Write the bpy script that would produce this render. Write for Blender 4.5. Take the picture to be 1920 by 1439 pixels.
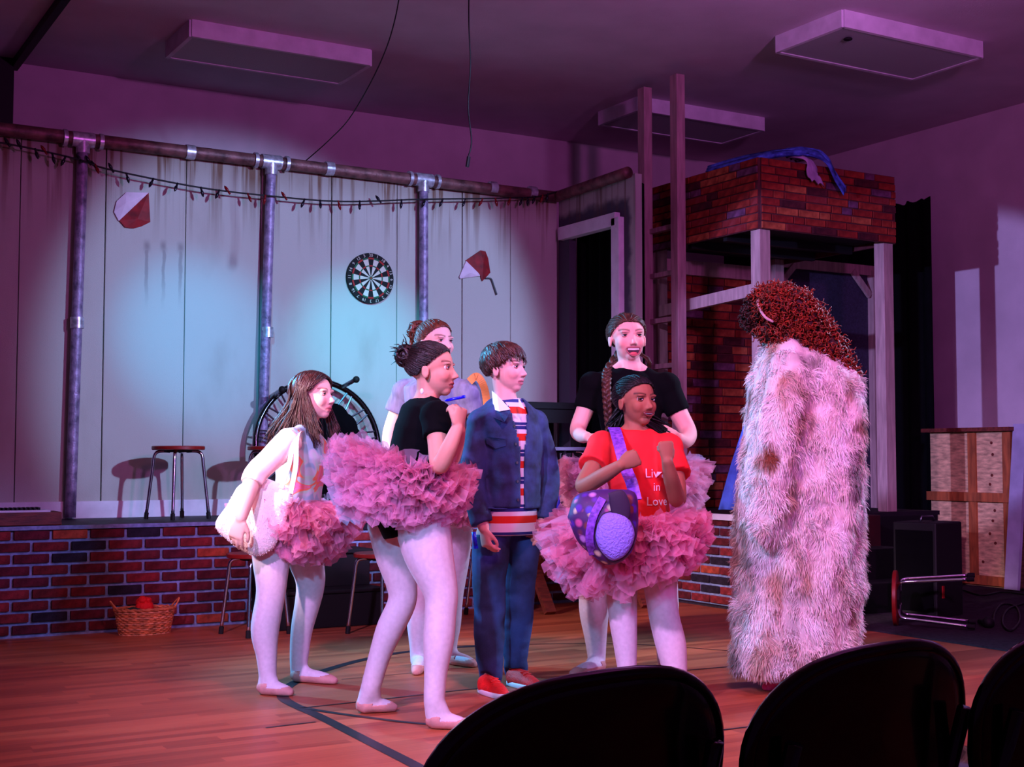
import bpy, bmesh, math, random
import numpy as np
from mathutils import Vector, Matrix, noise
from mathutils.bvhtree import BVHTree

for o in list(bpy.data.objects): bpy.data.objects.remove(o)
random.seed(7); np.random.seed(7)
SC = bpy.context.scene
COL = SC.collection
PI = math.pi

# ------------------------------------------------------------------ camera
FPX, HZ, CAMH, YAW = 2500.0, 860.0, 1.0, math.radians(30.5)
PITCH = math.atan((HZ-719.5)/FPX)
SA, CA = math.sin(YAW), math.cos(YAW)
cam_d = bpy.data.cameras.new('camera'); cam = bpy.data.objects.new('camera', cam_d); COL.objects.link(cam)
cam.location = (0, 0, CAMH); cam.rotation_euler = (PI/2+PITCH, 0, -YAW)
cam_d.sensor_fit = 'HORIZONTAL'; cam_d.sensor_width = 36.0; cam_d.lens = FPX/1920*36.0
cam_d.clip_start = 0.05; cam_d.clip_end = 100
SC.camera = cam
SC.view_settings.view_transform = 'Standard'; SC.view_settings.look = 'None'
SC.view_settings.gamma = 1.0; SC.view_settings.use_curve_mapping = False
SC.view_settings.exposure = 0.0

# ------------------------------------------------------------------ world and stage lights
w = bpy.data.worlds.new('world'); SC.world = w; w.use_nodes = True
w.node_tree.nodes['Background'].inputs[0].default_value = (0.28, 0.07, 0.36, 1)
w.node_tree.nodes['Background'].inputs[1].default_value = 0.10

def spot(name, loc, aim, col, power, size=60, blend=0.6, rad=0.06):
    d = bpy.data.lights.new(name, 'SPOT'); d.energy = power; d.color = col
    d.spot_size = math.radians(size); d.spot_blend = blend; d.shadow_soft_size = rad
    o = bpy.data.objects.new(name, d); COL.objects.link(o); o.location = loc
    o.rotation_euler = (Vector(aim)-Vector(loc)).to_track_quat('-Z', 'Y').to_euler()
    return o
LIGHTS = [
 # name, position, aim, colour, watts, cone, blend, radius
 ('violet_key',    (-0.8, 2.4, 3.4), (3.0, 5.2, 0.7), (0.78, 0.40, 1.0), 1150, 52, 0.7, 0.10),
 ('warm_key',      (-1.5, 4.6, 2.6), (2.0, 5.6, 1.15), (1.0, 0.70, 0.80), 2400, 20, 0.9, 0.08),
 ('blue_front',    (-0.3, 1.6, 2.2), (2.9, 5.2, 0.25), (0.20, 0.50, 1.0), 480, 40, 0.8, 0.08),
 ('blue_wash',     (4.9, 1.4, 3.4), (3.62, 8.7, 1.75), (0.34, 0.50, 0.95), 2150, 29, 0.35, 0.08),
 ('cyan_pool_one', (1.2, 4.6, 3.5), (2.72, 8.75, 1.78), (0.03, 0.50, 1.0), 900, 17, 1.0, 0.05),
 ('cyan_pool_two', (2.4, 4.8, 3.5), (3.92, 8.75, 1.76), (0.03, 0.66, 1.0), 1050, 17, 1.0, 0.05),
 ('cyan_side',     (0.9, 8.3, 2.9), (3.2, 5.3, 0.5), (0.08, 0.52, 1.0), 1500, 44, 0.6, 0.06),
 ('lavender_right',(7.3, 4.3, 2.8), (3.9, 4.8, 0.8), (0.50, 0.58, 1.0), 850, 46, 0.6, 0.06),
 ('lavender_wall', (1.2, 5.0, 2.42), (9.05, 7.75, 1.65), (0.42, 0.36, 1.0), 1300, 21, 0.25, 0.03),
 ('magenta_flood', (3.2, 0.4, 2.9), (5.6, 7.5, 2.7), (0.80, 0.15, 0.80), 460, 100, 0.8, 0.15),
 ('ceiling_spill', (5.0, 4.2, 3.2), (5.2, 4.8, 3.9), (0.78, 0.30, 1.0), 110, 130, 1.0, 0.10),
 ('rose_fill', (2.3, 2.6, 3.75), (2.6, 4.6, 0.0), (1.0, 0.32, 0.46), 330, 90, 0.9, 0.15),  # added overhead fill that pushes the floor towards pink
 ('blue_brick',    (4.6, 2.4, 3.0), (1.55, 7.84, 0.30), (0.10, 0.30, 1.0), 520, 17, 0.9, 0.06),
]
for a in LIGHTS: spot(*a)

# ------------------------------------------------------------------ picture geometry helpers (photo measurements -> places in the room)
def rfz(R, F, Z): return Vector((CA*R+SA*F, -SA*R+CA*F, Z))          # right / forward / up seen from the seat -> room axes
def ray(x, y):
    cx = (x-960)/FPX; cy = (719.5-y)/FPX
    return cx, math.cos(PITCH)-cy*math.sin(PITCH), math.sin(PITCH)+cy*math.cos(PITCH)
def P(x, y, F):
    R, f, Z = ray(x, y); t = F/f
    return rfz(R*t, F, CAMH+Z*t)
def atz(x, y, z):
    R, f, Z = ray(x, y); t = (z-CAMH)/Z
    return rfz(R*t, f*t, z)
def atv(x, y, v):
    R, f, Z = ray(x, y); d = rfz(R, f, Z); t = v/d.y
    return Vector((d.x*t, v, CAMH+Z*t))
def atu(x, y, u):
    R, f, Z = ray(x, y); d = rfz(R, f, Z); t = u/d.x
    return Vector((u, d.y*t, CAMH+Z*t))
def Fof(p): return SA*p.x+CA*p.y
RV, FV, UV = rfz(1, 0, 0), rfz(0, 1, 0), Vector((0, 0, 1))

# ------------------------------------------------------------------ materials
def lin(c):
    return tuple((x/12.92 if x <= 0.04045 else ((x+0.055)/1.055)**2.4) for x in c[:3])+(1.0,)
MATS = {}
def M(name, col, rough=0.6, metal=0.0, var=0.0, vs=12.0, bump=0.0, bs=60.0, spec=0.4, stretch=(1, 1, 1), col2=None, coat=0.0, sub=0.0, sheen=0.0):
    m = bpy.data.materials.new(name); m.use_nodes = True; nt = m.node_tree; N = nt.nodes; L = nt.links
    b = N['Principled BSDF']; b.inputs['Roughness'].default_value = rough; b.inputs['Metallic'].default_value = metal
    b.inputs['Specular IOR Level'].default_value = spec; b.inputs['Coat Weight'].default_value = coat
    b.inputs['Sheen Weight'].default_value = sheen
    b.inputs['Base Color'].default_value = lin(col)
    tc = N.new('ShaderNodeTexCoord'); mp = N.new('ShaderNodeMapping'); mp.inputs['Scale'].default_value = stretch
    L.new(tc.outputs['Object'], mp.inputs['Vector'])
    if var > 0 or col2:
        nz = N.new('ShaderNodeTexNoise'); nz.inputs['Scale'].default_value = vs; nz.inputs['Detail'].default_value = 5
        L.new(mp.outputs[0], nz.inputs['Vector'])
        r = N.new('ShaderNodeValToRGB'); r.color_ramp.elements[0].position = 0.3; r.color_ramp.elements[1].position = 0.7
        a = lin([max(0, c*(1-var)) for c in col]); c2 = lin(col2) if col2 else lin([min(1, c*(1+var)) for c in col])
        r.color_ramp.elements[0].color = a; r.color_ramp.elements[1].color = c2
        L.new(nz.outputs['Fac'], r.inputs[0]); L.new(r.outputs[0], b.inputs['Base Color'])
    if bump > 0:
        nb = N.new('ShaderNodeTexNoise'); nb.inputs['Scale'].default_value = bs; nb.inputs['Detail'].default_value = 4
        L.new(mp.outputs[0], nb.inputs['Vector'])
        bp = N.new('ShaderNodeBump'); bp.inputs['Strength'].default_value = bump; bp.inputs['Distance'].default_value = 0.01
        L.new(nb.outputs['Fac'], bp.inputs['Height']); L.new(bp.outputs[0], b.inputs['Normal'])
    MATS[name] = m; return m
def attr_mat(name, rough=0.5, bump=0.0, bs=80, sheen=0.0, spec=0.3):
    m = M(name, (1, 1, 1), rough, bump=bump, bs=bs, sheen=sheen, spec=spec); nt = m.node_tree
    a = nt.nodes.new('ShaderNodeAttribute'); a.attribute_name = 'Col'
    nt.links.new(a.outputs['Color'], nt.nodes['Principled BSDF'].inputs['Base Color'])
    return m
def nodes(m): return m.node_tree.nodes, m.node_tree.links

M('black_paint', (0.022, 0.022, 0.032), 0.65, var=0.2); M('black_cloth', (0.02, 0.02, 0.03), 0.95, var=0.3, spec=0.1)
M('black_gloss', (0.012, 0.010, 0.014), 0.16, spec=0.5, coat=0.3); M('black_rubber', (0.03, 0.03, 0.035), 0.7)
M('chrome', (0.80, 0.80, 0.84), 0.16, metal=1.0); M('steel', (0.55, 0.55, 0.6), 0.35, metal=1.0)
M('plaster', (0.80, 0.74, 0.76), 0.9, var=0.04, vs=3, bump=0.15, bs=120, spec=0.1)
M('ceiling_paint', (0.80, 0.74, 0.78), 0.92, var=0.03, vs=3, bump=0.2, bs=90, spec=0.1)
M('white_paint', (0.86, 0.84, 0.88), 0.6, var=0.06, vs=8)
M('diffuser', (0.66, 0.68, 0.68), 0.5, bump=0.3, bs=150)
M('pipe_rust', (0.54, 0.48, 0.62), 0.45, metal=0.25, var=0.3, vs=22, col2=(0.68, 0.60, 0.74), bump=0.3, bs=90)
M('pipe_joint', (0.72, 0.72, 0.76), 0.35, metal=0.6, var=0.2, vs=30)
M('dark_pipe', (0.40, 0.26, 0.26), 0.5, metal=0.3, var=0.35, vs=14, bump=0.3, bs=60)
M('seat_red', (0.52, 0.10, 0.08), 0.4, var=0.15, vs=18)
M('wood_dark', (0.40, 0.17, 0.13), 0.55, var=0.25, vs=10, stretch=(1, 6, 6), bump=0.2)
M('pine', (0.72, 0.58, 0.50), 0.6, var=0.14, vs=7, stretch=(6, 6, 0.8), bump=0.15)
M('plywood', (0.80, 0.66, 0.48), 0.65, var=0.2, vs=4, stretch=(3, 3, 12), bump=0.1)
M('pine_strip', (0.62, 0.34, 0.18), 0.6, var=0.2, vs=6, stretch=(5, 5, 1))
M('cord', (0.05, 0.04, 0.05), 0.6); M('bulb_red', (0.45, 0.05, 0.08), 0.25); M('bulb_dark', (0.07, 0.05, 0.10), 0.25)
M('mortar', (0.48, 0.54, 0.68), 0.9, var=0.15, vs=30, bump=0.3)
BR = [M('brick_%d' % i, c, 0.85, var=0.22, vs=25, bump=0.5, bs=70, spec=0.15) for i, c in enumerate(
      [(0.40, 0.13, 0.14), (0.35, 0.12, 0.14), (0.46, 0.15, 0.16), (0.15, 0.12, 0.16), (0.62, 0.26, 0.18), (0.33, 0.11, 0.15)])]
BP = [M('paper_brick_%d' % i, c, 0.8, var=0.25, vs=18, bump=0.2, spec=0.15, col2=c2) for i, (c, c2) in enumerate(
      [((0.52, 0.15, 0.12), (0.62, 0.22, 0.16)), ((0.46, 0.13, 0.12), (0.58, 0.17, 0.14)), ((0.60, 0.24, 0.16), (0.72, 0.38, 0.24)),
       ((0.36, 0.20, 0.30), (0.46, 0.28, 0.40)), ((0.24, 0.10, 0.14), (0.34, 0.13, 0.15)), ((0.58, 0.13, 0.12), (0.50, 0.20, 0.20))])]
M('paper_mortar', (0.30, 0.12, 0.14), 0.9, var=0.2, vs=20)

# ------------------------------------------------------------------ mesh builder
class MB:
    def __init__(s): s.v = []; s.f = []
    def add(s, vs, fs):
        o = len(s.v); s.v += [tuple(x) for x in vs]; s.f += [tuple(i+o for i in f) for f in fs]; return s
    def box(s, c, d, rz=0.0, mat=None, bev=0.0):
        x, y, z = d[0]/2, d[1]/2, d[2]/2
        R = mat if mat else Matrix.Rotation(rz, 3, 'Z'); c = Vector(c)
        if bev <= 0:
            vs = [R@Vector((a*x, b*y, e*z))+c for a in (-1, 1) for b in (-1, 1) for e in (-1, 1)]
            fs = [(0, 1, 3, 2), (4, 6, 7, 5), (0, 4, 5, 1), (2, 3, 7, 6), (0, 2, 6, 4), (1, 5, 7, 3)]
            return s.add(vs, fs)
        bm = bmesh.new(); bmesh.ops.create_cube(bm, size=1.0)
        for vv in bm.verts: vv.co = Vector((vv.co.x*d[0], vv.co.y*d[1], vv.co.z*d[2]))
        bmesh.ops.bevel(bm, geom=list(bm.edges), offset=bev, segments=2, affect='EDGES', profile=0.5)
        bm.verts.index_update()
        s.add([R@vv.co+c for vv in bm.verts], [[q.index for q in ff.verts] for ff in bm.faces]); bm.free(); return s
    def beam(s, a, b, wd, ht, up=(0, 0, 1), bev=0.0):
        a = Vector(a); b = Vector(b); d = b-a; X = d.normalized(); U = Vector(up)
        Y = U.cross(X)
        if Y.length < 1e-4: Y = Vector((0, 1, 0)).cross(X)
        Y.normalize(); Z = X.cross(Y); R = Matrix((X, Y, Z)).transposed()
        return s.box((a+b)/2, (d.length, wd, ht), mat=R, bev=bev)
    def tube(s, pts, r, n=10, cap=True, flat=1.0, side=None, closed=False):
        pts = [Vector(p) for p in pts]; k = len(pts); rr = r if hasattr(r, '__len__') else [r]*k
        vs = []; prev = None
        for i, p in enumerate(pts):
            if closed: t = pts[(i+1) % k]-pts[i-1]
            else: t = pts[min(i+1, k-1)]-pts[max(i-1, 0)]
            if t.length < 1e-9: t = Vector((0, 0, 1))
            t.normalize()
            if side is not None: a = Vector(side)-t*t.dot(Vector(side))
            elif prev is not None: a = prev-t*t.dot(prev)
            else:
                h = Vector((0, 0, 1)) if abs(t.z) < 0.9 else Vector((1, 0, 0)); a = h.cross(t)
            if a.length < 1e-6: a = Vector((1, 0, 0)).cross(t)
            a.normalize(); prev = a; b = t.cross(a)
            for j in range(n):
                q = 2*PI*j/n; vs.append(p+(a*math.cos(q)+b*math.sin(q)*flat)*rr[i])
        fs = []
        for i in range(k if closed else k-1):
            i2 = (i+1) % k
            for j in range(n): fs.append((i*n+j, i*n+(j+1) % n, i2*n+(j+1) % n, i2*n+j))
        if cap and not closed: fs += [tuple(range(n-1, -1, -1)), tuple((k-1)*n+j for j in range(n))]
        return s.add(vs, fs)
    def capsule(s, pts, rs, n=14):
        """round-ended tapered tube through pts"""
        pts = [Vector(p) for p in pts]; rs = list(rs)
        d0 = (pts[0]-pts[1]).normalized(); d1 = (pts[-1]-pts[-2]).normalized()
        A = [pts[0]+d0*rs[0]*c for c in (0.98, 0.8, 0.45)]; a = [rs[0]*c for c in (0.2, 0.6, 0.89)]
        B = [pts[-1]+d1*rs[-1]*c for c in (0.45, 0.8, 0.98)]; b = [rs[-1]*c for c in (0.89, 0.6, 0.2)]
        return s.tube(A+pts+B, a+rs+b, n)
    def ell(s, c, ax, n=16, m=11):
        """ellipsoid with three axis vectors"""
        c = Vector(c); X, Y, Z = [Vector(q) for q in ax]; vs = [c+Z]; fs = []
        for i in range(1, m):
            t = PI*i/m
            for j in range(n):
                q = 2*PI*j/n; vs.append(c+X*math.sin(t)*math.cos(q)+Y*math.sin(t)*math.sin(q)+Z*math.cos(t))
        vs.append(c-Z); last = len(vs)-1
        for j in range(n):
            fs.append((0, 1+j, 1+(j+1) % n)); fs.append((last, 1+(m-2)*n+(j+1) % n, 1+(m-2)*n+j))
        for i in range(m-2):
            for j in range(n):
                fs.append((1+i*n+j, 1+(i+1)*n+j, 1+(i+1)*n+(j+1) % n, 1+i*n+(j+1) % n))
        return s.add(vs, fs)
    def ball(s, c, r, n=12, m=8): return s.ell(c, ((r, 0, 0), (0, r, 0), (0, 0, r)), n, m)
    def loft(s, rings, n=24, cap=True, power=2.0):
        """rings: (centre, X half axis, Y half axis)"""
        vs = []; fs = []
        for c, X, Y in rings:
            for j in range(n):
                q = 2*PI*j/n; cx, sy = math.cos(q), math.sin(q)
                if power != 2.0:
                    cx = math.copysign(abs(cx)**(2/power), cx); sy = math.copysign(abs(sy)**(2/power), sy)
                vs.append(Vector(c)+Vector(X)*cx+Vector(Y)*sy)
        for i in range(len(rings)-1):
            for j in range(n): fs.append((i*n+j, i*n+(j+1) % n, (i+1)*n+(j+1) % n, (i+1)*n+j))
        if cap: fs += [tuple(range(n-1, -1, -1)), tuple((len(rings)-1)*n+j for j in range(n))]
        return s.add(vs, fs)
    def prism(s, poly, d):
        """planar polygon (3-D points) pushed along vector d"""
        k = len(poly); vs = [Vector(p) for p in poly]+[Vector(p)+Vector(d) for p in poly]
        fs = [tuple(range(k)), tuple(range(2*k-1, k-1, -1))]+[(i, i+k, (i+1) % k+k, (i+1) % k) for i in range(k)]
        return s.add(vs, fs)
    def sheet(s, grid):
        h = len(grid); wd = len(grid[0])
        return s.add([p for row in grid for p in row], [(i*wd+j, i*wd+j+1, (i+1)*wd+j+1, (i+1)*wd+j) for i in range(h-1) for j in range(wd-1)])
    def mesh(s, name='m'):
        me = bpy.data.meshes.new(name); me.from_pydata(s.v, [], s.f); me.update(); return me
    def build(s, name, mat, parent=None, smooth=False, fixn=False):
        me = s.mesh(name)
        if fixn:
            bm = bmesh.new(); bm.from_mesh(me); bmesh.ops.recalc_face_normals(bm, faces=bm.faces); bm.to_mesh(me); bm.free()
        return link(name, me, mat, parent, smooth)
def link(name, me, mat, parent=None, smooth=False):
    o = bpy.data.objects.new(name, me); COL.objects.link(o)
    if mat: me.materials.append(MATS[mat] if isinstance(mat, str) else mat)
    if smooth: me.shade_smooth() if smooth is True else me.set_sharp_from_angle(angle=smooth)
    if parent:
        o.parent = parent
        if parent.type == 'EMPTY': o.matrix_parent_inverse = Matrix.Translation(-Vector(parent.location))
    return o
def thing(name, label, cat, loc=(0, 0, 0), group=None):
    o = bpy.data.objects.new(name, None); COL.objects.link(o); o.location = loc; o.empty_display_size = 0.1
    return tag(o, label, cat, group)
def tag(o, label, cat=None, group=None):
    o['label'] = label
    if cat: o['category'] = cat
    if group: o['group'] = group
    return o
def struct(o, label=None, cat=None):
    o['kind'] = 'structure'
    if label: o['label'] = label
    if cat: o['category'] = cat
    return o
def dup(root, loc, label, rotz=0.0):
    r = root.copy(); COL.objects.link(r); r.location = loc; r.rotation_euler = (0, 0, rotz); r['label'] = label
    for ch in root.children:
        c = ch.copy(); COL.objects.link(c); c.parent = r
        for g in ch.children:
            d = g.copy(); COL.objects.link(d); d.parent = c
    return r
def spline(pts, n=8):
    """Catmull-Rom through points (any dimension)"""
    A = [np.array(p, float) for p in pts]; A = [2*A[0]-A[1]]+A+[2*A[-1]-A[-2]]; out = []
    for i in range(1, len(A)-2):
        for k in range(n):
            t = k/n; p0, p1, p2, p3 = A[i-1:i+3]
            out.append(0.5*((2*p1)+(-p0+p2)*t+(2*p0-5*p1+4*p2-p3)*t*t+(-p0+3*p1-3*p2+p3)*t**3))
    out.append(A[-2]); return out
def set_col(me, cols):
    a = me.color_attributes.new('Col', 'FLOAT_COLOR', 'POINT')
    c = np.ones((len(me.vertices), 4), np.float32); c[:, :3] = cols; a.data.foreach_set('color', c.ravel())
def verts(me):
    a = np.empty(len(me.vertices)*3, np.float32); me.vertices.foreach_get('co', a); return a.reshape(-1, 3)
def set_verts(me, a): me.vertices.foreach_set('co', np.ascontiguousarray(a, np.float32).ravel()); me.update()
# ================================================================== THE SETTING
STZ, STV, WV, TOPZ = 0.617, 7.84, 8.75, 3.05       # stage height, stage front, set wall, top of set wall
CEIL, BACKV, RIGHTU = 3.90, 10.15, 9.05

# floor: varnished strip boards along u
m = M('floor_wood', (0.62, 0.33, 0.20), 0.42, spec=0.3); N, L = nodes(m); b = N['Principled BSDF']
tc = N.new('ShaderNodeTexCoord'); sx = N.new('ShaderNodeSeparateXYZ'); L.new(tc.outputs['Object'], sx.inputs[0])
def mth(op, a, bb=None):
    n = N.new('ShaderNodeMath'); n.operation = op
    for i, q in enumerate((a, bb)):
        if q is None: continue
        if isinstance(q, (int, float)): n.inputs[i].default_value = q
        else: L.new(q, n.inputs[i])
    return n.outputs[0]
row = mth('FLOOR', mth('DIVIDE', sx.outputs['Y'], 0.057)); wn = N.new('ShaderNodeTexWhiteNoise'); wn.noise_dimensions = '1D'; L.new(row, wn.inputs['W'])
xo = mth('FLOOR', mth('ADD', mth('DIVIDE', sx.outputs['X'], 0.9), mth('MULTIPLY', wn.outputs['Value'], 7.0)))
cb = N.new('ShaderNodeCombineXYZ'); L.new(row, cb.inputs[0]); L.new(xo, cb.inputs[1])
wn2 = N.new('ShaderNodeTexWhiteNoise'); wn2.noise_dimensions = '2D'; L.new(cb.outputs[0], wn2.inputs['Vector'])
mp = N.new('ShaderNodeMapping'); mp.inputs['Scale'].default_value = (1.2, 30, 1); L.new(tc.outputs['Object'], mp.inputs[0])
ng = N.new('ShaderNodeTexNoise'); ng.inputs['Scale'].default_value = 2.5; ng.inputs['Detail'].default_value = 6; L.new(mp.outputs[0], ng.inputs['Vector'])
fac = mth('ADD', mth('MULTIPLY', wn2.outputs['Value'], 0.45), mth('MULTIPLY', ng.outputs['Fac'], 0.55))
rp = N.new('ShaderNodeValToRGB'); rp.color_ramp.elements[0].color = lin((0.52, 0.235, 0.15)); rp.color_ramp.elements[1].color = lin((0.72, 0.385, 0.25))
rp.color_ramp.elements[0].position = 0.2; rp.color_ramp.elements[1].position = 0.8
L.new(fac, rp.inputs[0]); L.new(rp.outputs[0], b.inputs['Base Color'])
floor = struct(MB().box((4, 3.6, -0.05), (12, 13.4, 0.1)).build('floor', 'floor_wood'), 'varnished orange-brown strip wood gym floor')
# painted court lines and dark seams
M('floor_line', (0.07, 0.06, 0.10), 0.4)
def strip(pix, wd, z=0.0015, name='court_line'):
    pts = spline([tuple(atz(x, y, 0))[:2] for x, y in pix], 10); g = []
    for i, p in enumerate(pts):
        t = pts[min(i+1, len(pts)-1)]-pts[max(i-1, 0)]; t = t/np.linalg.norm(t); nn = np.array((-t[1], t[0]))
        g.append([Vector((*(p+nn*wd/2), z)), Vector((*(p-nn*wd/2), z))])
    o = MB().sheet(g).build(name, 'floor_line', floor); return o
strip([(838, 1470), (780, 1437), (690, 1391), (600, 1345), (545, 1320), (530, 1305), (545, 1285), (600, 1261), (690, 1236), (790, 1220), (960, 1208)], 0.05)
strip([(545, 1322), (600, 1334), (700, 1348), (800, 1359), (1000, 1372)], 0.028, 0.002)
strip([(498, 1366), (592, 1355)], 0.012, 0.002, 'floor_seam'); strip([(565, 1329), (720, 1312), (920, 1290), (1380, 1250)], 0.014, 0.002, 'floor_seam')
strip([(640, 1275), (760, 1264), (900, 1250)], 0.006, 0.002, 'floor_seam'); strip([(850, 1212), (1150, 1208), (1380, 1222)], 0.012, 0.002, 'floor_seam')
strip([(1340, 1372), (1420, 1362)], 0.014, 0.002, 'floor_seam')
# grey carpet on the right
M('carpet_grey', (0.20, 0.17, 0.20), 0.95, var=0.2, vs=40, bump=0.4, bs=300, spec=0.1)
struct(MB().box((7.4, 4.0, 0.004), (3.3, 8.0, 0.012)).build('floor_carpet', 'carpet_grey'), 'dark grey carpet edge beside the wood floor')

struct(MB().box((4, BACKV+0.05, CEIL/2), (12, 0.1, CEIL)).build('wall_back', 'plaster'), 'plain plaster wall above and behind the stage set')
struct(MB().box((RIGHTU+0.05, 3.6, CEIL/2), (0.1, 13.4, CEIL)).build('wall_right', 'plaster'), 'plain plaster wall on the right')
struct(MB().box((4, 3.6, CEIL+0.05), (12, 13.4, 0.1)).build('ceiling', 'ceiling_paint'), 'pale ceiling washed in purple light')
# dark steel channel down the left: ceiling track and its upright
t = struct(MB().beam((1.74, -2, CEIL-0.03), (1.74, BACKV, CEIL-0.03), 0.05, 0.06).build('trim_ceiling', 'black_paint'), 'black track running along the ceiling on the left')
struct(MB().box((1.66, BACKV-0.06, (CEIL+3.0)/2), (0.13, 0.09, CEIL-3.0)).build('trim_left', 'black_paint'), 'black upright under the left ceiling track')
struct(MB().box((0.4, BACKV-0.2, CEIL-0.65), (2.36, 0.12, 1.3)).build('wall_left', 'plaster'), 'wall return left of the black upright')

# ---- set wall: canvas flats with seams
m = M('set_wall', (0.70, 0.70, 0.66), 0.85, spec=0.15, bump=0.25, bs=260); N, L = nodes(m); b = N['Principled BSDF']
tc = N.new('ShaderNodeTexCoord'); sx = N.new('ShaderNodeSeparateXYZ'); L.new(tc.outputs['Object'], sx.inputs[0])
def nz(scale, st, det=4):
    mpp = N.new('ShaderNodeMapping'); mpp.inputs['Scale'].default_value = st; L.new(tc.outputs['Object'], mpp.inputs[0])
    q = N.new('ShaderNodeTexNoise'); q.inputs['Scale'].default_value = scale; q.inputs['Detail'].default_value = det; L.new(mpp.outputs[0], q.inputs['Vector']); return q.outputs['Fac']
def mrange(v, a, bb, c=0.0, d=1.0):
    q = N.new('ShaderNodeMapRange'); q.inputs[1].default_value = a; q.inputs[2].default_value = bb; q.inputs[3].default_value = c; q.inputs[4].default_value = d
    q.interpolation_type = 'SMOOTHSTEP'; L.new(v, q.inputs[0]); return q.outputs[0]
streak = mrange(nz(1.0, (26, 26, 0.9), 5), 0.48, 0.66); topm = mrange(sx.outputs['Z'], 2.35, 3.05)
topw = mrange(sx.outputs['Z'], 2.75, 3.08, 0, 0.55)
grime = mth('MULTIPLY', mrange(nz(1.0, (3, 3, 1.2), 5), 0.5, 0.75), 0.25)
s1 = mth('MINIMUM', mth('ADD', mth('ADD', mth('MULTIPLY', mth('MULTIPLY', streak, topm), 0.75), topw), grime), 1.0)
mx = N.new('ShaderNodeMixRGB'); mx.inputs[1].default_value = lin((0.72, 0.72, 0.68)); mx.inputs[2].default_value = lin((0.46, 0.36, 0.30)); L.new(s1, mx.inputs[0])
# three dripping stains under the left wall ornament
msk = None
for (px, py) in ((275, 462), (307, 462), (338, 465)):
    c = atv(px, py, WV)
    dx = mth('ABSOLUTE', mth('ADD', mth('SUBTRACT', sx.outputs['X'], c.x), mth('MULTIPLY', mth('SUBTRACT', nz(9, (1, 1, 1)), 0.5), 0.03)))
    dz = mth('SUBTRACT', c.z, sx.outputs['Z'])
    drip = mth('MULTIPLY', mth('MULTIPLY', mrange(dx, 0.006, 0.016, 1, 0), mrange(dz, 0.0, 0.03)), mrange(dz, 0.15, 0.45, 1, 0))
    blob = mth('MULTIPLY', mrange(dx, 0.002, 0.036, 1, 0), mrange(mth('ABSOLUTE', dz), 0.0, 0.06, 1, 0))
    q = mth('MAXIMUM', mth('MULTIPLY', drip, 0.38), mth('MULTIPLY', blob, 0.45)); msk = q if msk is None else mth('MAXIMUM', msk, q)
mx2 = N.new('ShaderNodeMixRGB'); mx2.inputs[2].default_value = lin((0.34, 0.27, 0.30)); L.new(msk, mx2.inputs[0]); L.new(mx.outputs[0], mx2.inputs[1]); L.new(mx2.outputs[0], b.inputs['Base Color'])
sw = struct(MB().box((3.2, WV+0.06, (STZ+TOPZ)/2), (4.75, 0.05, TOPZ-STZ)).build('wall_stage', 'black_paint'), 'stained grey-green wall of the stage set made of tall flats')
seams = [0.85, 1.03, 1.556, 2.086, 2.615, 3.14, 3.665, 4.18, 4.72, 5.14, 5.565]
for i in range(len(seams)-1):
    a, c = seams[i], seams[i+1]; off = random.uniform(-0.004, 0.004)
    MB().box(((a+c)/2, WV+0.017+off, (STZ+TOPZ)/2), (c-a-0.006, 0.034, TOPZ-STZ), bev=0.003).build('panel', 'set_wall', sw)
bb = struct(MB().box((3.2, WV-0.008, STZ+0.055), (4.75, 0.022, 0.11), bev=0.004).build('baseboard_stage', 'white_paint'), 'pale scuffed baseboard of the stage set')
# ---- wing wall with the doorway
WU = 5.58; DV0, DV1, DZ = 7.93, 8.60, 2.755
m = M('wing_wall', (0.62, 0.62, 0.60), 0.85, spec=0.15, bump=0.25, bs=200); N, L = nodes(m); b = N['Principled BSDF']
tc = N.new('ShaderNodeTexCoord'); sx = N.new('ShaderNodeSeparateXYZ'); L.new(tc.outputs['Object'], sx.inputs[0])
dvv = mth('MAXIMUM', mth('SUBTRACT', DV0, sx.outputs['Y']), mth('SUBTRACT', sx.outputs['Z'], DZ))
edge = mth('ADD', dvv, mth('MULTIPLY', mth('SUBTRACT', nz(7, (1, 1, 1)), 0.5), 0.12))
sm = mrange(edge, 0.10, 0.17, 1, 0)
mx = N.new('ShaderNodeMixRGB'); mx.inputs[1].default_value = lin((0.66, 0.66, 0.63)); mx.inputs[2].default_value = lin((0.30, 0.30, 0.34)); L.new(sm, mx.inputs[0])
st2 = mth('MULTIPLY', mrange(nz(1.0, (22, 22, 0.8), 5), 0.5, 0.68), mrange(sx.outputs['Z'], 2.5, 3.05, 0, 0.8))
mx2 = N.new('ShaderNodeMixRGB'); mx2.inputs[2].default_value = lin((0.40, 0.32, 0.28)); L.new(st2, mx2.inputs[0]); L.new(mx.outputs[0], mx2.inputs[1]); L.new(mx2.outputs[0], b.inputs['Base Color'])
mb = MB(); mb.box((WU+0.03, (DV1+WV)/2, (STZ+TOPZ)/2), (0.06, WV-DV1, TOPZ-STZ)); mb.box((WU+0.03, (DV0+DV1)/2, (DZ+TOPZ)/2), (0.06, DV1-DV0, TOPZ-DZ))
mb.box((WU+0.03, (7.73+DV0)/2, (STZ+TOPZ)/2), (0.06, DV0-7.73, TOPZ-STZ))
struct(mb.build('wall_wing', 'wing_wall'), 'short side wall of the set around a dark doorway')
d = struct(MB().box((WU-0.012, DV0-0.01, (STZ+DZ)/2), (0.07, 0.10, DZ-STZ), bev=0.004).build('door_1', 'white_paint'), 'pale door frame of the dark doorway in the set')
MB().box((WU-0.012, (DV0+DV1)/2+0.04, DZ-0.01), (0.07, DV1-DV0+0.10, 0.10), bev=0.004).build('door_lintel', 'white_paint', d)
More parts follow.
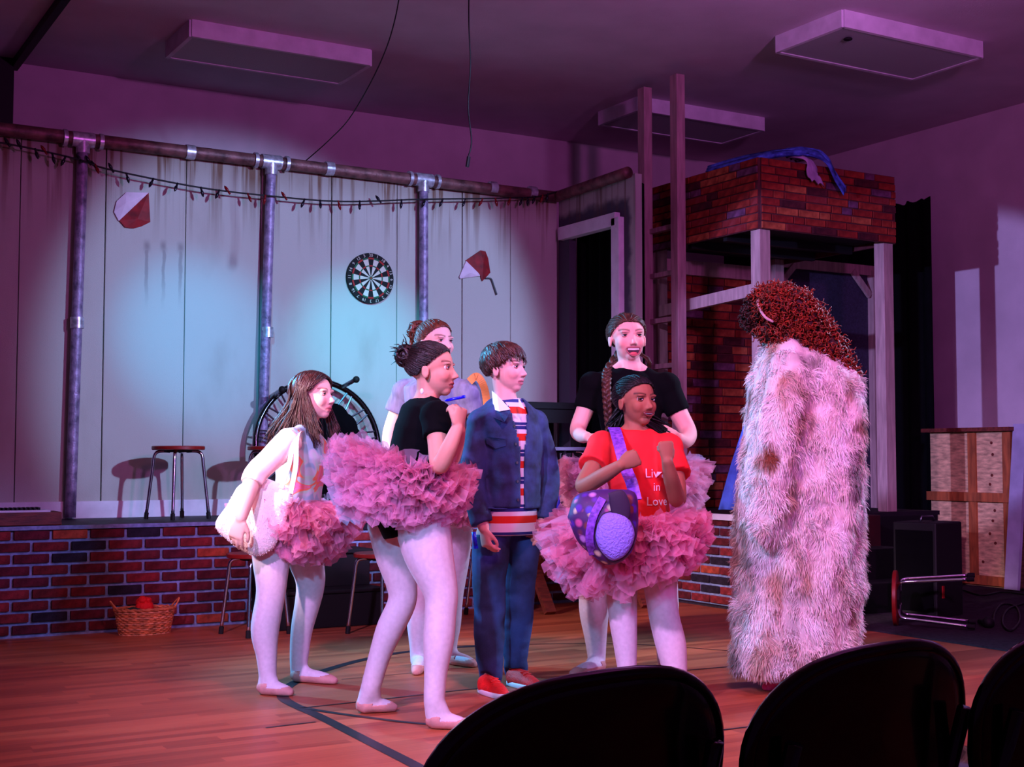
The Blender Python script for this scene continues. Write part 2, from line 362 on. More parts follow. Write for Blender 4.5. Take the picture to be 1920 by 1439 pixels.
def curtain(name, a, bb, z0, z1, amp, waves, mat, label, cat, seed=0, grp=None):
    rnd = random.Random(seed); a = Vector(a); bb = Vector(bb); d = bb-a; nn = Vector((-d.y, d.x)).normalized(); g = []
    n = waves*8
    for k in range(7):
        zz = z1+(z0-z1)*k/6; rw = []
        for i in range(n+1):
            s = i/n; o = amp*math.sin(2*PI*waves*s+0.6*math.sin(3*s+seed))*(0.7+0.3*k/6)
            p = a+d*s+nn*o; rw.append(Vector((p.x, p.y, zz+(0.012*math.sin(9*s*waves) if k == 0 else 0))))
        g.append(rw)
    o = MB().sheet(g).build(name, mat, None, True); s = o.modifiers.new('s', 'SOLIDIFY'); s.thickness = 0.006
    return tag(o, label, cat, grp)
curtain('curtain', (WU+0.14, 7.80), (WU+0.14, 8.72), STZ, 3.0, 0.03, 7, 'black_cloth', 'black curtain closing off the doorway in the set wall', 'curtain', 1)
curtain('curtain', (7.25, 8.75), (8.95, 8.75), 0.02, 3.25, 0.04, 9, 'black_cloth', 'wide black backdrop curtain behind the brick tower', 'curtain', 2)
curtain('curtain', (8.62, 8.65), (8.58, 7.70), 0.02, 3.17, 0.03, 5, 'black_cloth', 'narrow black curtain between brick tower and right wall', 'curtain', 3)

# ---- stage platform with brick front
stg = thing('stage_platform', 'low stage platform faced with red brick and blue-grey mortar', 'stage', (3.4, STV, 0))
mb = MB(); mb.box((3.1, (STV+WV+0.1)/2+0.015, STZ-0.015), (5.5, WV+0.1-STV, 0.03)); mb.box((6.75, 7.84, STZ-0.015), (1.9, 1.92, 0.03))
M('deck_dark', (0.10, 0.08, 0.11), 0.6, var=0.2); mb.build('deck', 'deck_dark', stg)
mb = MB(); mb.box((3.1, STV+0.03, (STZ-0.03)/2), (5.5, 0.04, STZ-0.03)); mb.build('front_panel', 'mortar', stg)
MB().box((5.84, 7.36, (STZ-0.03)/2), (0.04, 0.96, STZ-0.03)).build('side_panel', 'mortar', stg)
MB().box((6.75, 6.90, (STZ-0.03)/2), (1.86, 0.04, STZ-0.03)).build('dark_panel', 'black_paint', stg)
MB().box((5.81, 7.36, STZ-0.012), (0.05, 0.98, 0.04)).build('edge_strip', 'white_paint', stg)
MB().box((3.1, STV+0.005, STZ-0.008), (5.46, 0.02, 0.022)).build('edge_strip', 'mortar', stg)
CW, CH = 0.209, 0.0655
def brickmesh(lx, ly, lz): return MB().box((0, 0, 0), (lx, ly, lz), bev=0.004).mesh('brick')
FULL = {}
def place_brick(parent, c, size, mats, wts):
    key = (round(size[0], 3), round(size[1], 3), round(size[2], 3))
    i = random.choices(range(len(mats)), wts)[0]; kk = key+(mats[i].name,)
    if kk not in FULL: me = brickmesh(*size); me.materials.append(mats[i]); FULL[kk] = me
    o = bpy.data.objects.new('brick', FULL[kk]); COL.objects.link(o); o.location = Vector(c)-Vector(parent.location); o.parent = parent
    return o
WT = [5, 4, 3, 2, 0.7, 3]
for r in range(9):
    z = 0.012+CH*(r+0.5); off = (r % 2)*CW/2
    for k in range(-1, 25):
        a = 0.98+k*CW+off; bq = a+CW-0.018
        if bq > 5.80: bq = 5.80
        if bq-a < 0.05: continue
        if 2.78 < a and bq < 3.42 and z < 0.42: continue
        place_brick(stg, ((a+bq)/2, STV+0.006+random.uniform(-0.002, 0.002), z), (bq-a, 0.024, CH-0.017), BR, WT)
    for k in range(6):
        a = 6.90+k*CW+off-CW/2; bq = a+CW-0.018; a = max(a, 6.89); bq = min(bq, 7.82)
        if bq-a < 0.05: continue
        place_brick(stg, (5.816+random.uniform(-0.002, 0.002), (a+bq)/2, z), (0.024, bq-a, CH-0.017), BR, WT)

# ---- black steps in front of the stage
stp = thing('steps', 'black two-step stair unit in front of the brick stage', 'steps', (3.11, 7.5, 0))
MB().box((3.11, 7.60, 0.10), (0.68, 0.42, 0.20), bev=0.006).build('lower_step', 'black_paint', stp)
MB().box((3.11, 7.70, 0.32), (0.68, 0.23, 0.20), bev=0.006).build('upper_step', 'black_paint', stp)
MB().box((3.11, 7.69, 0.432), (0.70, 0.25, 0.026), bev=0.006).build('tread', 'black_paint', stp)
MB().box((3.11, 7.60, 0.211), (0.70, 0.44, 0.022), bev=0.006).build('tread', 'black_paint', stp)

# ---- pipework on the set wall
pw = thing('pipework', 'rusty exposed pipes running along and down the set wall', 'pipe', (3.2, WV-0.06, STZ))
def noisy_tube(a, bb, r, n=14, k=14, amp=0.0): return MB().tube([Vector(a).lerp(Vector(bb), i/k) for i in range(k+1)], r, n)
noisy_tube((0.9, WV-0.055, 3.055), (5.52, WV-0.055, 3.035), 0.042).build('horizontal_pipe', 'dark_pipe', pw, True)
noisy_tube((5.52, WV-0.06, 3.035), (5.52, 7.73, 3.05), 0.042).build('horizontal_pipe', 'dark_pipe', pw, True)
for u0, u1 in ((1.922, 1.885), (3.19, 3.135), (4.365, 4.375)):
    noisy_tube((u0, WV-0.06, 3.05), (u1, WV-0.06, STZ+0.01), 0.034).build('vertical_pipe', 'pipe_rust', pw, True)
    tee = MB().tube([(u0-0.07, WV-0.055, 3.045), (u0+0.07, WV-0.055, 3.045)], 0.050, 14).tube([(u0, WV-0.06, 3.045), (u0, WV-0.06, 2.955)], 0.044, 14)
    tee.build('tee_fitting', 'pipe_joint', pw, 0.6)
    for s in (-1, 1): MB().tube([(u0+s*0.10, WV-0.055, 3.045), (u0+s*0.125, WV-0.055, 3.045)], 0.054, 14).build('collar', 'pipe_joint', pw, 0.6)
    zz = STZ+1.24 if u0 < 4 else 1.0
    if u0 < 4: MB().tube([(u0-0.017, WV-0.06, zz-0.03), (u0-0.017, WV-0.06, zz+0.04)], 0.043, 14).build('coupling', 'pipe_joint', pw, 0.6)
for u0 in (2.62, 3.62, 4.95, 5.3): MB().tube([(u0-0.03, WV-0.055, 3.047), (u0+0.03, WV-0.055, 3.047)], 0.049, 14).build('coupling', 'pipe_joint', pw, 0.6)

# ---- string lights
sl = thing('string_lights', 'dark cord of unlit red and blue bulbs across the set wall', 'string lights', (3.2, WV-0.1, 2.7))
pts = spline([tuple(atv(x, y, WV-0.11)) for x, y in [(-30, 262), (60, 279), (150, 300), (205, 318), (370, 351), (500, 367), (640, 378), (790, 374), (930, 372), (1005, 369), (1050, 358)]], 12)
MB().tube(pts, 0.006, 6).build('cord', 'cord', sl, True)
rnd = random.Random(3); bmesh_bulb = {}
for mt in ('bulb_red', 'bulb_dark'):
    b2 = MB().tube([(0, 0, 0.012), (0, 0, -0.012)], 0.007, 8); b2.tube([(0, 0, -0.010), (0, 0, -0.025), (0, 0, -0.045), (0, 0, -0.058)], [0.006, 0.012, 0.009, 0.002], 8)
    me = b2.mesh('bulb'); me.materials.append(MATS[mt]); me.shade_smooth(); bmesh_bulb[mt] = me
for i in range(3, len(pts)-2, 3):
    p = pts[i]; o = bpy.data.objects.new('bulb', bmesh_bulb[rnd.choice(['bulb_red', 'bulb_dark', 'bulb_dark'])]); COL.objects.link(o)
    o.parent = sl; o.location = Vector(p)-Vector(sl.location)+Vector((rnd.uniform(-.03, .03), -0.004, -0.008)); o.rotation_euler = (rnd.uniform(-.4, .4), rnd.choice([0.1, -0.3, 0.4, 2.6]), 0)

# ---- wall ornaments: two-tone wedges
M('paper_white', (0.85, 0.76, 0.82), 0.7, var=0.06); M('wedge_red', (0.50, 0.06, 0.10), 0.6, var=0.25, vs=14); M('grey_green', (0.32, 0.34, 0.34), 0.7)
def wedge(poly_w, poly_r, label, tail=None):
    c = atv(*poly_r[0], WV-0.02); t = thing('wall_wedge', label, 'wall ornament', c)
    def bulge(poly, lift):
        pp = [atv(x, y, WV-0.006) for x, y in poly]; cen = sum(pp, Vector())/len(pp)+Vector((0, -lift, 0)); mb = MB()
        k = len(pp); front = [p+Vector((0, -0.012, 0)) for p in pp]
        mb.add(pp+front+[cen], [(i, (i+1) % k, (i+1) % k+k, i+k) for i in range(k)]+[(i+k, (i+1) % k+k, 2*k) for i in range(k)]); return mb
    bulge(poly_w, 0.03).build('white_half', 'paper_white', t, fixn=True); bulge(poly_r, 0.035).build('red_half', 'wedge_red', t, fixn=True)
    if tail: MB().tube(spline([tuple(atv(x, y, WV-0.015)) for x, y in tail], 5), 0.012, 8, flat=0.5).build('tail', 'grey_green', t, True)
wedge([(278, 362), (236, 361), (218, 378), (213, 398), (222, 415)], [(278, 362), (223, 414), (234, 427), (250, 429), (265, 425), (281, 417)], 'red and white wedge ornament high on the left of the set wall')
wedge([(873, 490), (860, 520), (862, 523), (899, 518), (897, 513)], [(872, 489), (900, 470), (909, 472), (914, 485), (918, 512), (903, 528), (899, 517)], 'red and white wedge ornament with grey tail near the doorway',
      [(910, 522), (920, 523), (924, 532), (931, 553)])

# ---- dartboard
M('dart_black', (0.03, 0.03, 0.04), 0.8); M('dart_cream', (0.82, 0.78, 0.72), 0.8); M('dart_red', (0.65, 0.08, 0.08), 0.7); M('dart_green', (0.06, 0.36, 0.22), 0.7)
dc = atv(695, 522, WV-0.03); DR = 0.182
db = thing('dartboard', 'round dartboard with black and cream segments on the set wall', 'dartboard', dc)
mb = MB().tube([dc+Vector((0, 0.028, 0)), dc], DR, 48); mb.build('board', 'dart_black', db, 0.5)
def sector(r0, r1, a0, a1, y0, y1, mb):
    n = 4; ps = [(r0, a0+(a1-a0)*i/n) for i in range(n+1)]+[(r1, a1+(a0-a1)*i/n) for i in range(n+1)]
    mb.prism([dc+Vector((r*math.sin(q), y0, r*math.cos(q))) for r, q in ps], (0, y1-y0, 0)); return mb
rr = DR*0.80; rings = {'dart_red': MB(), 'dart_green': MB()}
for k in range(20):
    a0 = (k-0.5)*PI/10; a1 = a0+PI/10
    sector(0.012, rr, a0, a1, -0.001, -0.004, MB()).build('segment', 'dart_black' if k % 2 == 0 else 'dart_cream', db, fixn=True)
    mt = 'dart_red' if k % 2 == 0 else 'dart_green'
    sector(rr*0.94, rr*1.02, a0, a1, -0.001, -0.006, rings[mt]); sector(rr*0.58, rr*0.64, a0, a1, -0.001, -0.006, rings[mt])
for k, v_ in rings.items(): v_.build('scoring_ring', k, db, fixn=True)['kind'] = 'stuff'
MB().tube([dc+Vector((0, 0, 0)), dc+Vector((0, -0.007, 0))], 0.013, 16).build('bullseye', 'dart_green', db)
MB().tube([dc+Vector((0, -0.006, 0)), dc+Vector((0, -0.009, 0))], 0.006, 12).build('bullseye', 'dart_red', db)
def text_mesh(body, size, ext=0.0):
    cu = bpy.data.curves.new('t', 'FONT'); cu.body = body; cu.size = size; cu.align_x = 'CENTER'; cu.align_y = 'CENTER'; cu.extrude = ext; cu.resolution_u = 2
    o = bpy.data.objects.new('t', cu); COL.objects.link(o); bpy.context.view_layer.update()
    me = bpy.data.meshes.new_from_object(o.evaluated_get(bpy.context.evaluated_depsgraph_get())); bpy.data.objects.remove(o); return me
nums = [20, 1, 18, 4, 13, 6, 10, 15, 2, 17, 3, 19, 7, 16, 8, 11, 14, 9, 12, 5]; nb = MB()
for k, nm in enumerate(nums):
    me = text_mesh(str(nm), 0.032); q = k*PI/10; pc = dc+Vector((0.905*DR*math.sin(q), -0.003, 0.905*DR*math.cos(q)))
    nb.add([pc+Vector((v_.co.x*math.cos(q)+v_.co.y*math.sin(q), 0, -v_.co.x*math.sin(q)+v_.co.y*math.cos(q))) for v_ in me.vertices], [tuple(p.vertices) for p in me.polygons]); bpy.data.meshes.remove(me)
nb.build('number_ring', 'dart_cream', db)['kind'] = 'stuff'

# ---- ceiling light fixtures
def fixture(u0, u1, v0, v1, label):
    z1 = CEIL; z0 = CEIL-0.115; t = thing('ceiling_light', label, 'ceiling light', ((u0+u1)/2, (v0+v1)/2, z0), 'unlit fluorescent ceiling lights')
    mb = MB(); e = 0.03
    for a, c in (((u0, v0), (u1, v0)), ((u0, v1), (u1, v1)), ((u0, v0), (u0, v1)), ((u1, v0), (u1, v1))):
        mb.beam((*a, (z0+z1)/2), (*c, (z0+z1)/2), e, z1-z0)
    mb.build('frame', 'white_paint', t); MB().box(((u0+u1)/2, (v0+v1)/2, z0+0.012), (u1-u0-e, v1-v0-e, 0.012)).build('diffuser', 'diffuser', t)
    MB().box(((u0+u1)/2, (v0+v1)/2, z1-0.02), (u1-u0-e, v1-v0-e, 0.03)).build('housing', 'white_paint', t)
    return t
fixture(2.575, 3.865, 8.55, 9.10, 'unlit rectangular ceiling light at the left, over the dartboard wall')
t = fixture(6.15, 7.46, 6.22, 6.85, 'unlit rectangular ceiling light at the upper right corner')
MB().ell((6.33, 6.36, CEIL-0.125), ((0.03, 0, 0), (0, 0.03, 0), (0, 0, 0.012))).build('latch', 'black_paint', t, True)
fixture(6.23, 7.54, 8.58, 9.13, 'unlit rectangular ceiling light behind the tall ladder')
# ---- dangling wires
tag(MB().tube(spline([tuple(P(x, y, 7.5+0.37*i)) for i, (x, y) in enumerate([(760, -95), (742, 30), (712, 120), (660, 215), (618, 262), (566, 308)])], 8), 0.004, 6).build('hanging_wire', 'cord', None, True), 'thin wire slanting down from ceiling to the set wall pipe', 'wire')
hw = thing('hanging_wire', 'thin wire hanging straight down from the ceiling with a plug end', 'wire', P(878, 300, 7.4))
pts = [(881, -120), (879, 30), (882, 120), (878, 200), (884, 265), (877, 298)]
MB().tube(spline([tuple(P(x, y, 7.4)) for x, y in pts], 8), 0.004, 6).build('wire', 'cord', hw, True); MB().tube([P(879, 294, 7.4), P(876, 313, 7.4)], 0.011, 8).build('plug', 'cord', hw)

# ================================================================== BRICK TOWER, LADDER
TU0, TU1, TV0, TV1 = 6.02, 7.29, 6.90, 8.16; BZ0, BZ1 = 2.56, 3.05
tw = thing('brick_tower', 'raised wooden set tower with a brick-patterned box on top', 'tower', ((TU0+TU1)/2, (TV0+TV1)/2, STZ))
M('post_pine', (0.66, 0.56, 0.54), 0.6, var=0.12, vs=6, stretch=(6, 6, 0.7), bump=0.15)
for (u, v) in ((TU0+0.05, TV0+0.05), (TU1-0.05, TV0+0.05), (TU0+0.05, TV1-0.05), (TU1-0.05, TV1-0.05)):
    MB().box((u, v, (STZ+BZ1-0.05)/2), (0.095, 0.095, BZ1-0.05-STZ), bev=0.004).build('post', 'post_pine', tw)
MB().box(((TU0+TU1)/2, (TV0+TV1)/2, BZ0+0.05), (TU1-TU0-0.02, TV1-TV0-0.02, 0.03)).build('platform', 'black_paint', tw)
for v in (TV0+0.40, TV0+0.80): MB().beam((TU0+0.03, v, BZ0+0.01), (TU1-0.03, v, BZ0+0.01), 0.04, 0.07).build('joist', 'black_paint', tw)
t_ = 0.02
MB().box(((TU0+TU1)/2, TV0-0.01, (BZ0+BZ1)/2), (TU1-TU0, t_, BZ1-BZ0)).build('front_panel', 'paper_mortar', tw)
MB().box((TU0-0.01, (TV0+TV1)/2, (BZ0+BZ1)/2), (t_, TV1-TV0+0.02, BZ1-BZ0)).build('side_panel', 'paper_mortar', tw)
MB().box((TU1+0.01, (TV0+TV1)/2, (BZ0+BZ1)/2), (t_, TV1-TV0, BZ1-BZ0)).build('side_panel', 'paper_mortar', tw)
MB().box(((TU0+TU1)/2, TV1+0.02, (STZ+2.44)/2), (TU1-TU0+0.04, 0.02, 2.44-STZ)).build('back_panel', 'paper_mortar', tw)
MB().beam((TU0, TV1-0.03, 2.47), (TU1, TV1-0.03, 2.47), 0.045, 0.11).build('cross_beam', 'post_pine', tw)
MB().beam((TU0+0.02, TV0-0.0, 2.155), (TU0+0.02, TV1, 2.10), 0.04, 0.085).build('brace', 'post_pine', tw)
random.seed(21); WP = [5, 4, 2.2, 1.6, 1.6, 3]
rows = 9; ch = (BZ1-BZ0)/rows; cw = 0.2
for r in range(rows):
    z = BZ0+ch*(r+0.5); a = TU0-random.uniform(0, 0.15)
    while a < TU1-0.03:
        l = random.choice([cw, cw, cw*0.5, cw*1.2]); x0 = max(a, TU0); x1 = min(a+l-0.008, TU1)
        if x1-x0 > 0.03: place_brick(tw, ((x0+x1)/2, TV0-0.024, z), (round(x1-x0, 2), 0.012, ch-0.008), BP, WP)
        a += l
    a = TV0-random.uniform(0, 0.15)
    while a < TV1-0.03:
        l = random.choice([cw, cw, cw*0.6, cw*1.2]); x0 = max(a, TV0-0.01); x1 = min(a+l-0.008, TV1)
        if x1-x0 > 0.03: place_brick(tw, (TU0-0.024, (x0+x1)/2, z), (0.012, round(x1-x0, 2), ch-0.008), BP, WP)
        a += l
rows = 27; ch = (2.42-STZ)/rows
for r in range(rows):
    z = STZ+ch*(r+0.5); a = TU0-random.uniform(0, 0.18)
    while a < TU1-0.03:
        l = random.choice([cw*1.1, cw*1.1, cw*0.8, cw*1.3]); x0 = max(a, TU0); x1 = min(a+l-0.010, TU1)
        if x1-x0 > 0.03: place_brick(tw, ((x0+x1)/2, TV1+0.004, z), (round(x1-x0, 2), 0.012, ch-0.010), BP, WP)
        a += l
# screen flat behind the tower
sf = thing('screen_flat', 'framed dark mesh screen standing behind the brick tower', 'screen', (7.9, 8.32, STZ))
M('mesh_grey', (0.20, 0.17, 0.26), 0.8, var=0.15, vs=60, bump=0.5, bs=220)
MB().box((7.93, 8.33, 1.35), (1.14, 0.012, 2.6)).build('screen_panel', 'mesh_grey', sf)
for a, c in (((7.34, 2.62), (8.52, 2.62)), ((7.37, 0.1), (7.37, 2.62)), ((8.49, 0.1), (8.49, 2.62))): MB().beam((a[0], 8.30, a[1]), (c[0], 8.30, c[1]), 0.03, 0.085).build('frame_rail', 'post_pine', sf)
for s, u in ((1, 7.40), (-1, 8.46)): MB().beam((u, 8.285, 2.40), (u+s*0.2, 8.285, 2.60), 0.03, 0.05).build('corner_brace', 'post_pine', sf)
# ladder on the tower's left side
ld = thing('ladder', 'tall wooden ladder standing against the left of the brick tower', 'ladder', (5.93, 7.92, STZ))
M('ladder_pine', (0.64, 0.50, 0.52), 0.6, var=0.12, vs=6, stretch=(6, 6, 0.7), bump=0.15)
L1, L2 = 8.07, 7.67
for v in (L1, L2): MB().box((5.92, v, (STZ+3.80)/2), (0.075, 0.085, 3.80-STZ), bev=0.004).build('rail', 'ladder_pine', ld)
for z in (0.95, 1.32, 1.68, 2.02, 2.36, 2.70): MB().beam((5.95, L1, z), (5.95, L2, z), 0.05, 0.035).build('rung', 'ladder_pine', ld)
# cloths on the tower top
M('cloth_blue', (0.10, 0.20, 0.72), 0.8, var=0.4, vs=16, col2=(0.35, 0.50, 0.95)); M('cloth_mauve', (0.66, 0.55, 0.72), 0.85, var=0.1)
def drape(path, wd, wdir, mat, name, label, cat, amp=0.012, seed=0):
    pts = spline(path, 8); g = []; k = 8
    for i, p in enumerate(pts):
        s = i/(len(pts)-1); rw = []
        for j in range(k+1):
            e = j/k-0.5; n0 = noise.noise(Vector((p[0]*9+seed, p[2]*9, j*0.9)))
            rw.append(Vector(p)+Vector(wdir)*wd*e*(0.85+0.3*math.sin(5*s+seed))+Vector((n0*amp, -abs(n0)*amp, amp*math.sin(j*2.1+seed+4*s))))
        g.append(rw)
    o = MB().sheet(g).build(name, mat, None, True); q = o.modifiers.new('s', 'SOLIDIFY'); q.thickness = 0.008; return tag(o, label, cat)
drape([(TU0+0.05, TV0+0.62, BZ1+0.03), (TU0+0.12, TV0+0.25, BZ1+0.05), (TU0+0.32, TV0+0.03, BZ1+0.085), (TU0+0.52, TV0-0.045, BZ1+0.06), (TU0+0.62, TV0-0.07, BZ1-0.06), (TU0+0.71, TV0-0.08, BZ1-0.17)], 0.11, (0.6, 0.4, 0.5), 'cloth_blue', 'draped_cloth', 'bright blue patterned cloth draped over the tower box', 'cloth', 0.02, 1)
drape([(TU0+0.34, TV0+0.06, BZ1+0.045), (TU0+0.40, TV0-0.045, BZ1+0.02), (TU0+0.43, TV0-0.06, BZ1-0.06), (TU0+0.46, TV0-0.06, BZ1-0.13)], 0.13, (1, 0, -0.25), 'cloth_mauve', 'draped_cloth', 'pale mauve cloth hanging under the blue cloth on the tower', 'cloth', 0.012, 3)
# blue garment hanging by the stage edge
bpts = [tuple(P(x, y, 8.98)) for x, y in ((1432, 700), (1412, 780), (1388, 870), (1370, 956))]
pts = spline(bpts, 5); g = []
for i, p in enumerate(pts):
    wd = 0.05+0.16*i/(len(pts)-1); g.append([Vector(p)+RV*wd*(j/8-0.4)+FV*0.012*math.sin(j*1.9) for j in range(9)])
o = MB().sheet(g).build('hanging_garment', None, None, True); o.data.materials.append(M('garment_blue', (0.30, 0.48, 0.90), 0.8, var=0.15, vs=8)); q = o.modifiers.new('s', 'SOLIDIFY'); q.thickness = 0.008
tag(o, 'light blue garment hanging behind the shaggy fur coat', 'garment')

# ================================================================== STOOLS
def make_stool():
    t = thing('stool', 'stool', 'stool', (0, 0, 0), 'round stools with chrome legs')
    s = MB(); s.tube([(0, 0, 0.434), (0, 0, 0.438), (0, 0, 0.456), (0, 0, 0.460)], [0.158, 0.165, 0.165, 0.160], 32); s.build('seat', 'seat_red', t, 0.6)
    s = MB(); s.tube([(0, 0, 0.420), (0, 0, 0.436)], 0.09, 16); s.build('seat_plate', 'black_paint', t)
    for k in range(4):
        q = PI/4+k*PI/2; c, sn = math.cos(q), math.sin(q)
        pr = [(0.05, 0.425), (0.10, 0.427), (0.135, 0.418), (0.150, 0.392), (0.156, 0.34), (0.175, 0.18), (0.193, 0.028)]
        l = MB().tube(spline([(r*c, r*sn, z) for r, z in pr], 4), 0.0105, 10).build('leg', 'chrome', t, True)
        f = MB().tube([(0.191*c, 0.191*sn, 0.04), (0.1945*c, 0.1945*sn, 0.0)], 0.0145, 10).build('rubber_foot', 'black_rubber', l)
    return t
stool0 = make_stool()
def at(px, py, z, rz, label, first=False):
    p = atz(px, py, z) if z == 0 else atv(px, 950, py)
    p.z = z
    if first: stool0.location = p; stool0['label'] = label; stool0.rotation_euler = (0, 0, rz); return stool0
    return dup(stool0, p, label, rz)
at(333, 8.36, STZ+0.002, 0.35, 'red-seated chrome stool alone on the stage left of the trampoline', True)
at(511, 8.30, STZ+0.002, 0.2, 'red-seated chrome stool on the stage behind the girl with the tote bag')
at(670, 8.33, STZ+0.002, 0.5, 'red-seated chrome stool on the stage right of the trampoline')
at(478, 1189, 0, 0.25, 'red-seated chrome stool on the floor beside the basket')
at(716, 1188, 0, 0.35, 'red-seated chrome stool on the floor before the black steps')
at(930, 1152, 0, 0.4, 'red-seated chrome stool on the floor behind the boy in denim')
o = at(1057, 8.02, STZ+0.002, 0.3, 'stool with pale top on the stage under the black table')
M('seat_grey', (0.52, 0.55, 0.64), 0.4); [setattr(c, 'data', c.data.copy()) or c.data.materials.__setitem__(0, MATS['seat_grey']) for c in o.children if c.name.startswith('seat') and 'plate' not in c.name]
# stool lying on its side on the carpet
ls = dup(stool0, (0, 0, 0), 'overturned chrome stool lying on its side on the grey carpet')
ls.location = atz(1668, 1165, 0)+Vector((0, 0, 0.145)); pu = rfz(1.0, -0.36, 0.0).normalized()
ls.rotation_euler = (-pu).to_track_quat('Z', 'Y').to_euler(); ls.location = atz(1676, 1175, 0)+Vector((0, 0, 0.168))+pu*0.46
# ---- mini trampoline leaning on the wall
tcn = atv(597, 846, 8.60); tr = thing('trampoline', 'black mini trampoline standing on edge against the set wall', 'trampoline', (tcn.x, 8.6, STZ))
TR = 0.452; tilt = 0.10
def tp(r, q, y=0.0): return Vector((tcn.x+r*math.cos(q), 8.60+y+r*math.sin(q)*tilt, STZ+0.015+TR+r*math.sin(q)))
MB().tube([tp(TR, 2*PI*i/72) for i in range(72)], 0.020, 10, closed=True).build('rim', 'black_gloss', tr, True)
gpt = [tp(0.325+0.012*abs(math.sin(16*PI*i/128*1.0)), 2*PI*i/128) for i in range(128)]
MB().prism(gpt, (0, 0.006, 0)).build('mat', 'black_cloth', tr)
for i in range(32):
    q = 2*PI*(i+0.5)/32; MB().tube([tp(0.33, q, -0.004), tp(0.435, q+0.05*(-1)**i, -0.004)], 0.007, 6).build('spring', 'steel', tr)
for q in (1.15, 2.3):
    l = MB().tube([tp(TR, q), tp(TR, q)+Vector((0.05*math.cos(q), -0.20, 0.05*math.sin(q)))], 0.015, 10).build('leg', 'steel', tr, True)
    MB().ball(tp(TR, q)+Vector((0.05*math.cos(q), -0.21, 0.05*math.sin(q))), 0.024).build('rubber_foot', 'black_rubber', l, True)
# ---- things at the left end of the stage
bx = thing('flat_box', 'flat dark red box on the stage at the far left edge', 'box', (1.45, 8.1, STZ))
MB().box((1.42, 8.02, STZ+0.04), (0.50, 0.22, 0.075), bev=0.005).build('body', 'wood_dark', bx); MB().box((1.40, 8.02, STZ+0.083), (0.42, 0.18, 0.012)).build('lid', 'white_paint', bx)
for k in range(14): MB().box((1.24+k*0.024, 8.0, STZ+0.096), (0.012, 0.10, 0.014)).build('key', 'black_paint', bx)
ca = thing('speaker_case', 'black case cut off by the left edge of the stage', 'case', (1.26, 7.98, STZ))
MB().box((1.235, 8.2, STZ+0.19), (0.20, 0.14, 0.38), bev=0.02).build('body', 'black_paint', ca); MB().tube([(1.18, 8.2, STZ+0.38), (1.18, 8.2, STZ+0.41), (1.28, 8.2, STZ+0.41), (1.28, 8.2, STZ+0.38)], 0.008, 8).build('handle', 'black_rubber', ca)
# ---- wicker basket
bk0 = atz(271, 1189, 0); bk = thing('wicker_basket', 'oval wicker basket on the floor against the brick stage', 'basket', bk0)
M('wicker', (0.74, 0.42, 0.24), 0.6, var=0.25, vs=30); M('wicker_pale', (0.80, 0.52, 0.36), 0.6, var=0.2, vs=30)
ax, ay, bh = 0.165, 0.10, 0.135
def bp_(q, h, o=0.0):
    s = 0.84+0.16*h/bh; return bk0+Vector(((ax*s+o)*math.cos(q), (ay*s+o)*math.sin(q), h))
for k in range(14):
    h = 0.004+bh*k/13; n = 120
    MB().tube([bp_(2*PI*i/n, h, 0.004*math.sin(PI*(20*i/n*2)+PI*k)) for i in range(n)], 0.0058, 6, closed=True).build('woven_strand', 'wicker' if k % 3 else 'wicker_pale', bk, True)
for k in range(40): MB().tube([bp_(2*PI*k/40, 0.0), bp_(2*PI*k/40, bh)], 0.004, 5).build('stake', 'wicker', bk)
for o_ in (0, 1): MB().tube([bp_(2*PI*i/80, bh+0.008, 0.006*math.sin(12*PI*i/80*2+PI*o_))+Vector((0, 0, 0.004*math.cos(24*PI*i/80+PI*o_))) for i in range(80)], 0.007, 6, closed=True).build('rim', 'wicker', bk, True)
MB().loft([(bk0+Vector((0, 0, 0.006)), (ax*0.8, 0, 0), (0, ay*0.8, 0)), (bk0+Vector((0, 0, 0.012)), (ax*0.8, 0, 0), (0, ay*0.8, 0))]).build('base', 'wicker', bk)
for s in (0, PI):
    for o_ in (-0.004, 0.004): MB().tube(spline([tuple(bp_(s-0.35, bh)+Vector((0, 0, o_))), tuple(bp_(s-0.2, bh+0.035, 0.012)), tuple(bp_(s, bh+0.055+o_, 0.02)), tuple(bp_(s+0.2, bh+0.035, 0.012)), tuple(bp_(s+0.35, bh)+Vector((0, 0, o_)))], 6), 0.005, 6).build('handle', 'wicker', bk, True)
M('yarn_red', (0.85, 0.07, 0.06), 0.8, bump=0.6, bs=60); M('cloth_green', (0.10, 0.22, 0.18), 0.85, var=0.2)
yb = MB(); rnd = random.Random(5); yc = bk0+Vector((-0.005, -0.01, 0.150))
yb.ball(yc, 0.052); [yb.ball(yc+Vector((rnd.uniform(-1, 1)*0.03, rnd.uniform(-1, 1)*0.03, rnd.uniform(-0.2, 1)*0.044)), rnd.uniform(0.016, 0.028), 8, 6) for k in range(22)]
tag(yb.build('yarn_ball', 'yarn_red', None, True), 'bright red woolly ball sitting in the wicker basket', 'ball')
o = MB(); [o.ell(bk0+Vector((-0.075+0.03*k, 0.025*(-1)**k, 0.125+0.008*k)), ((0.04, 0, 0.006), (0, 0.035, 0), (0, 0, 0.026))) for k in range(3)]
tag(o.build('crumpled_cloth', 'cloth_green', None, True), 'dark green cloth bundle in the wicker basket', 'cloth')
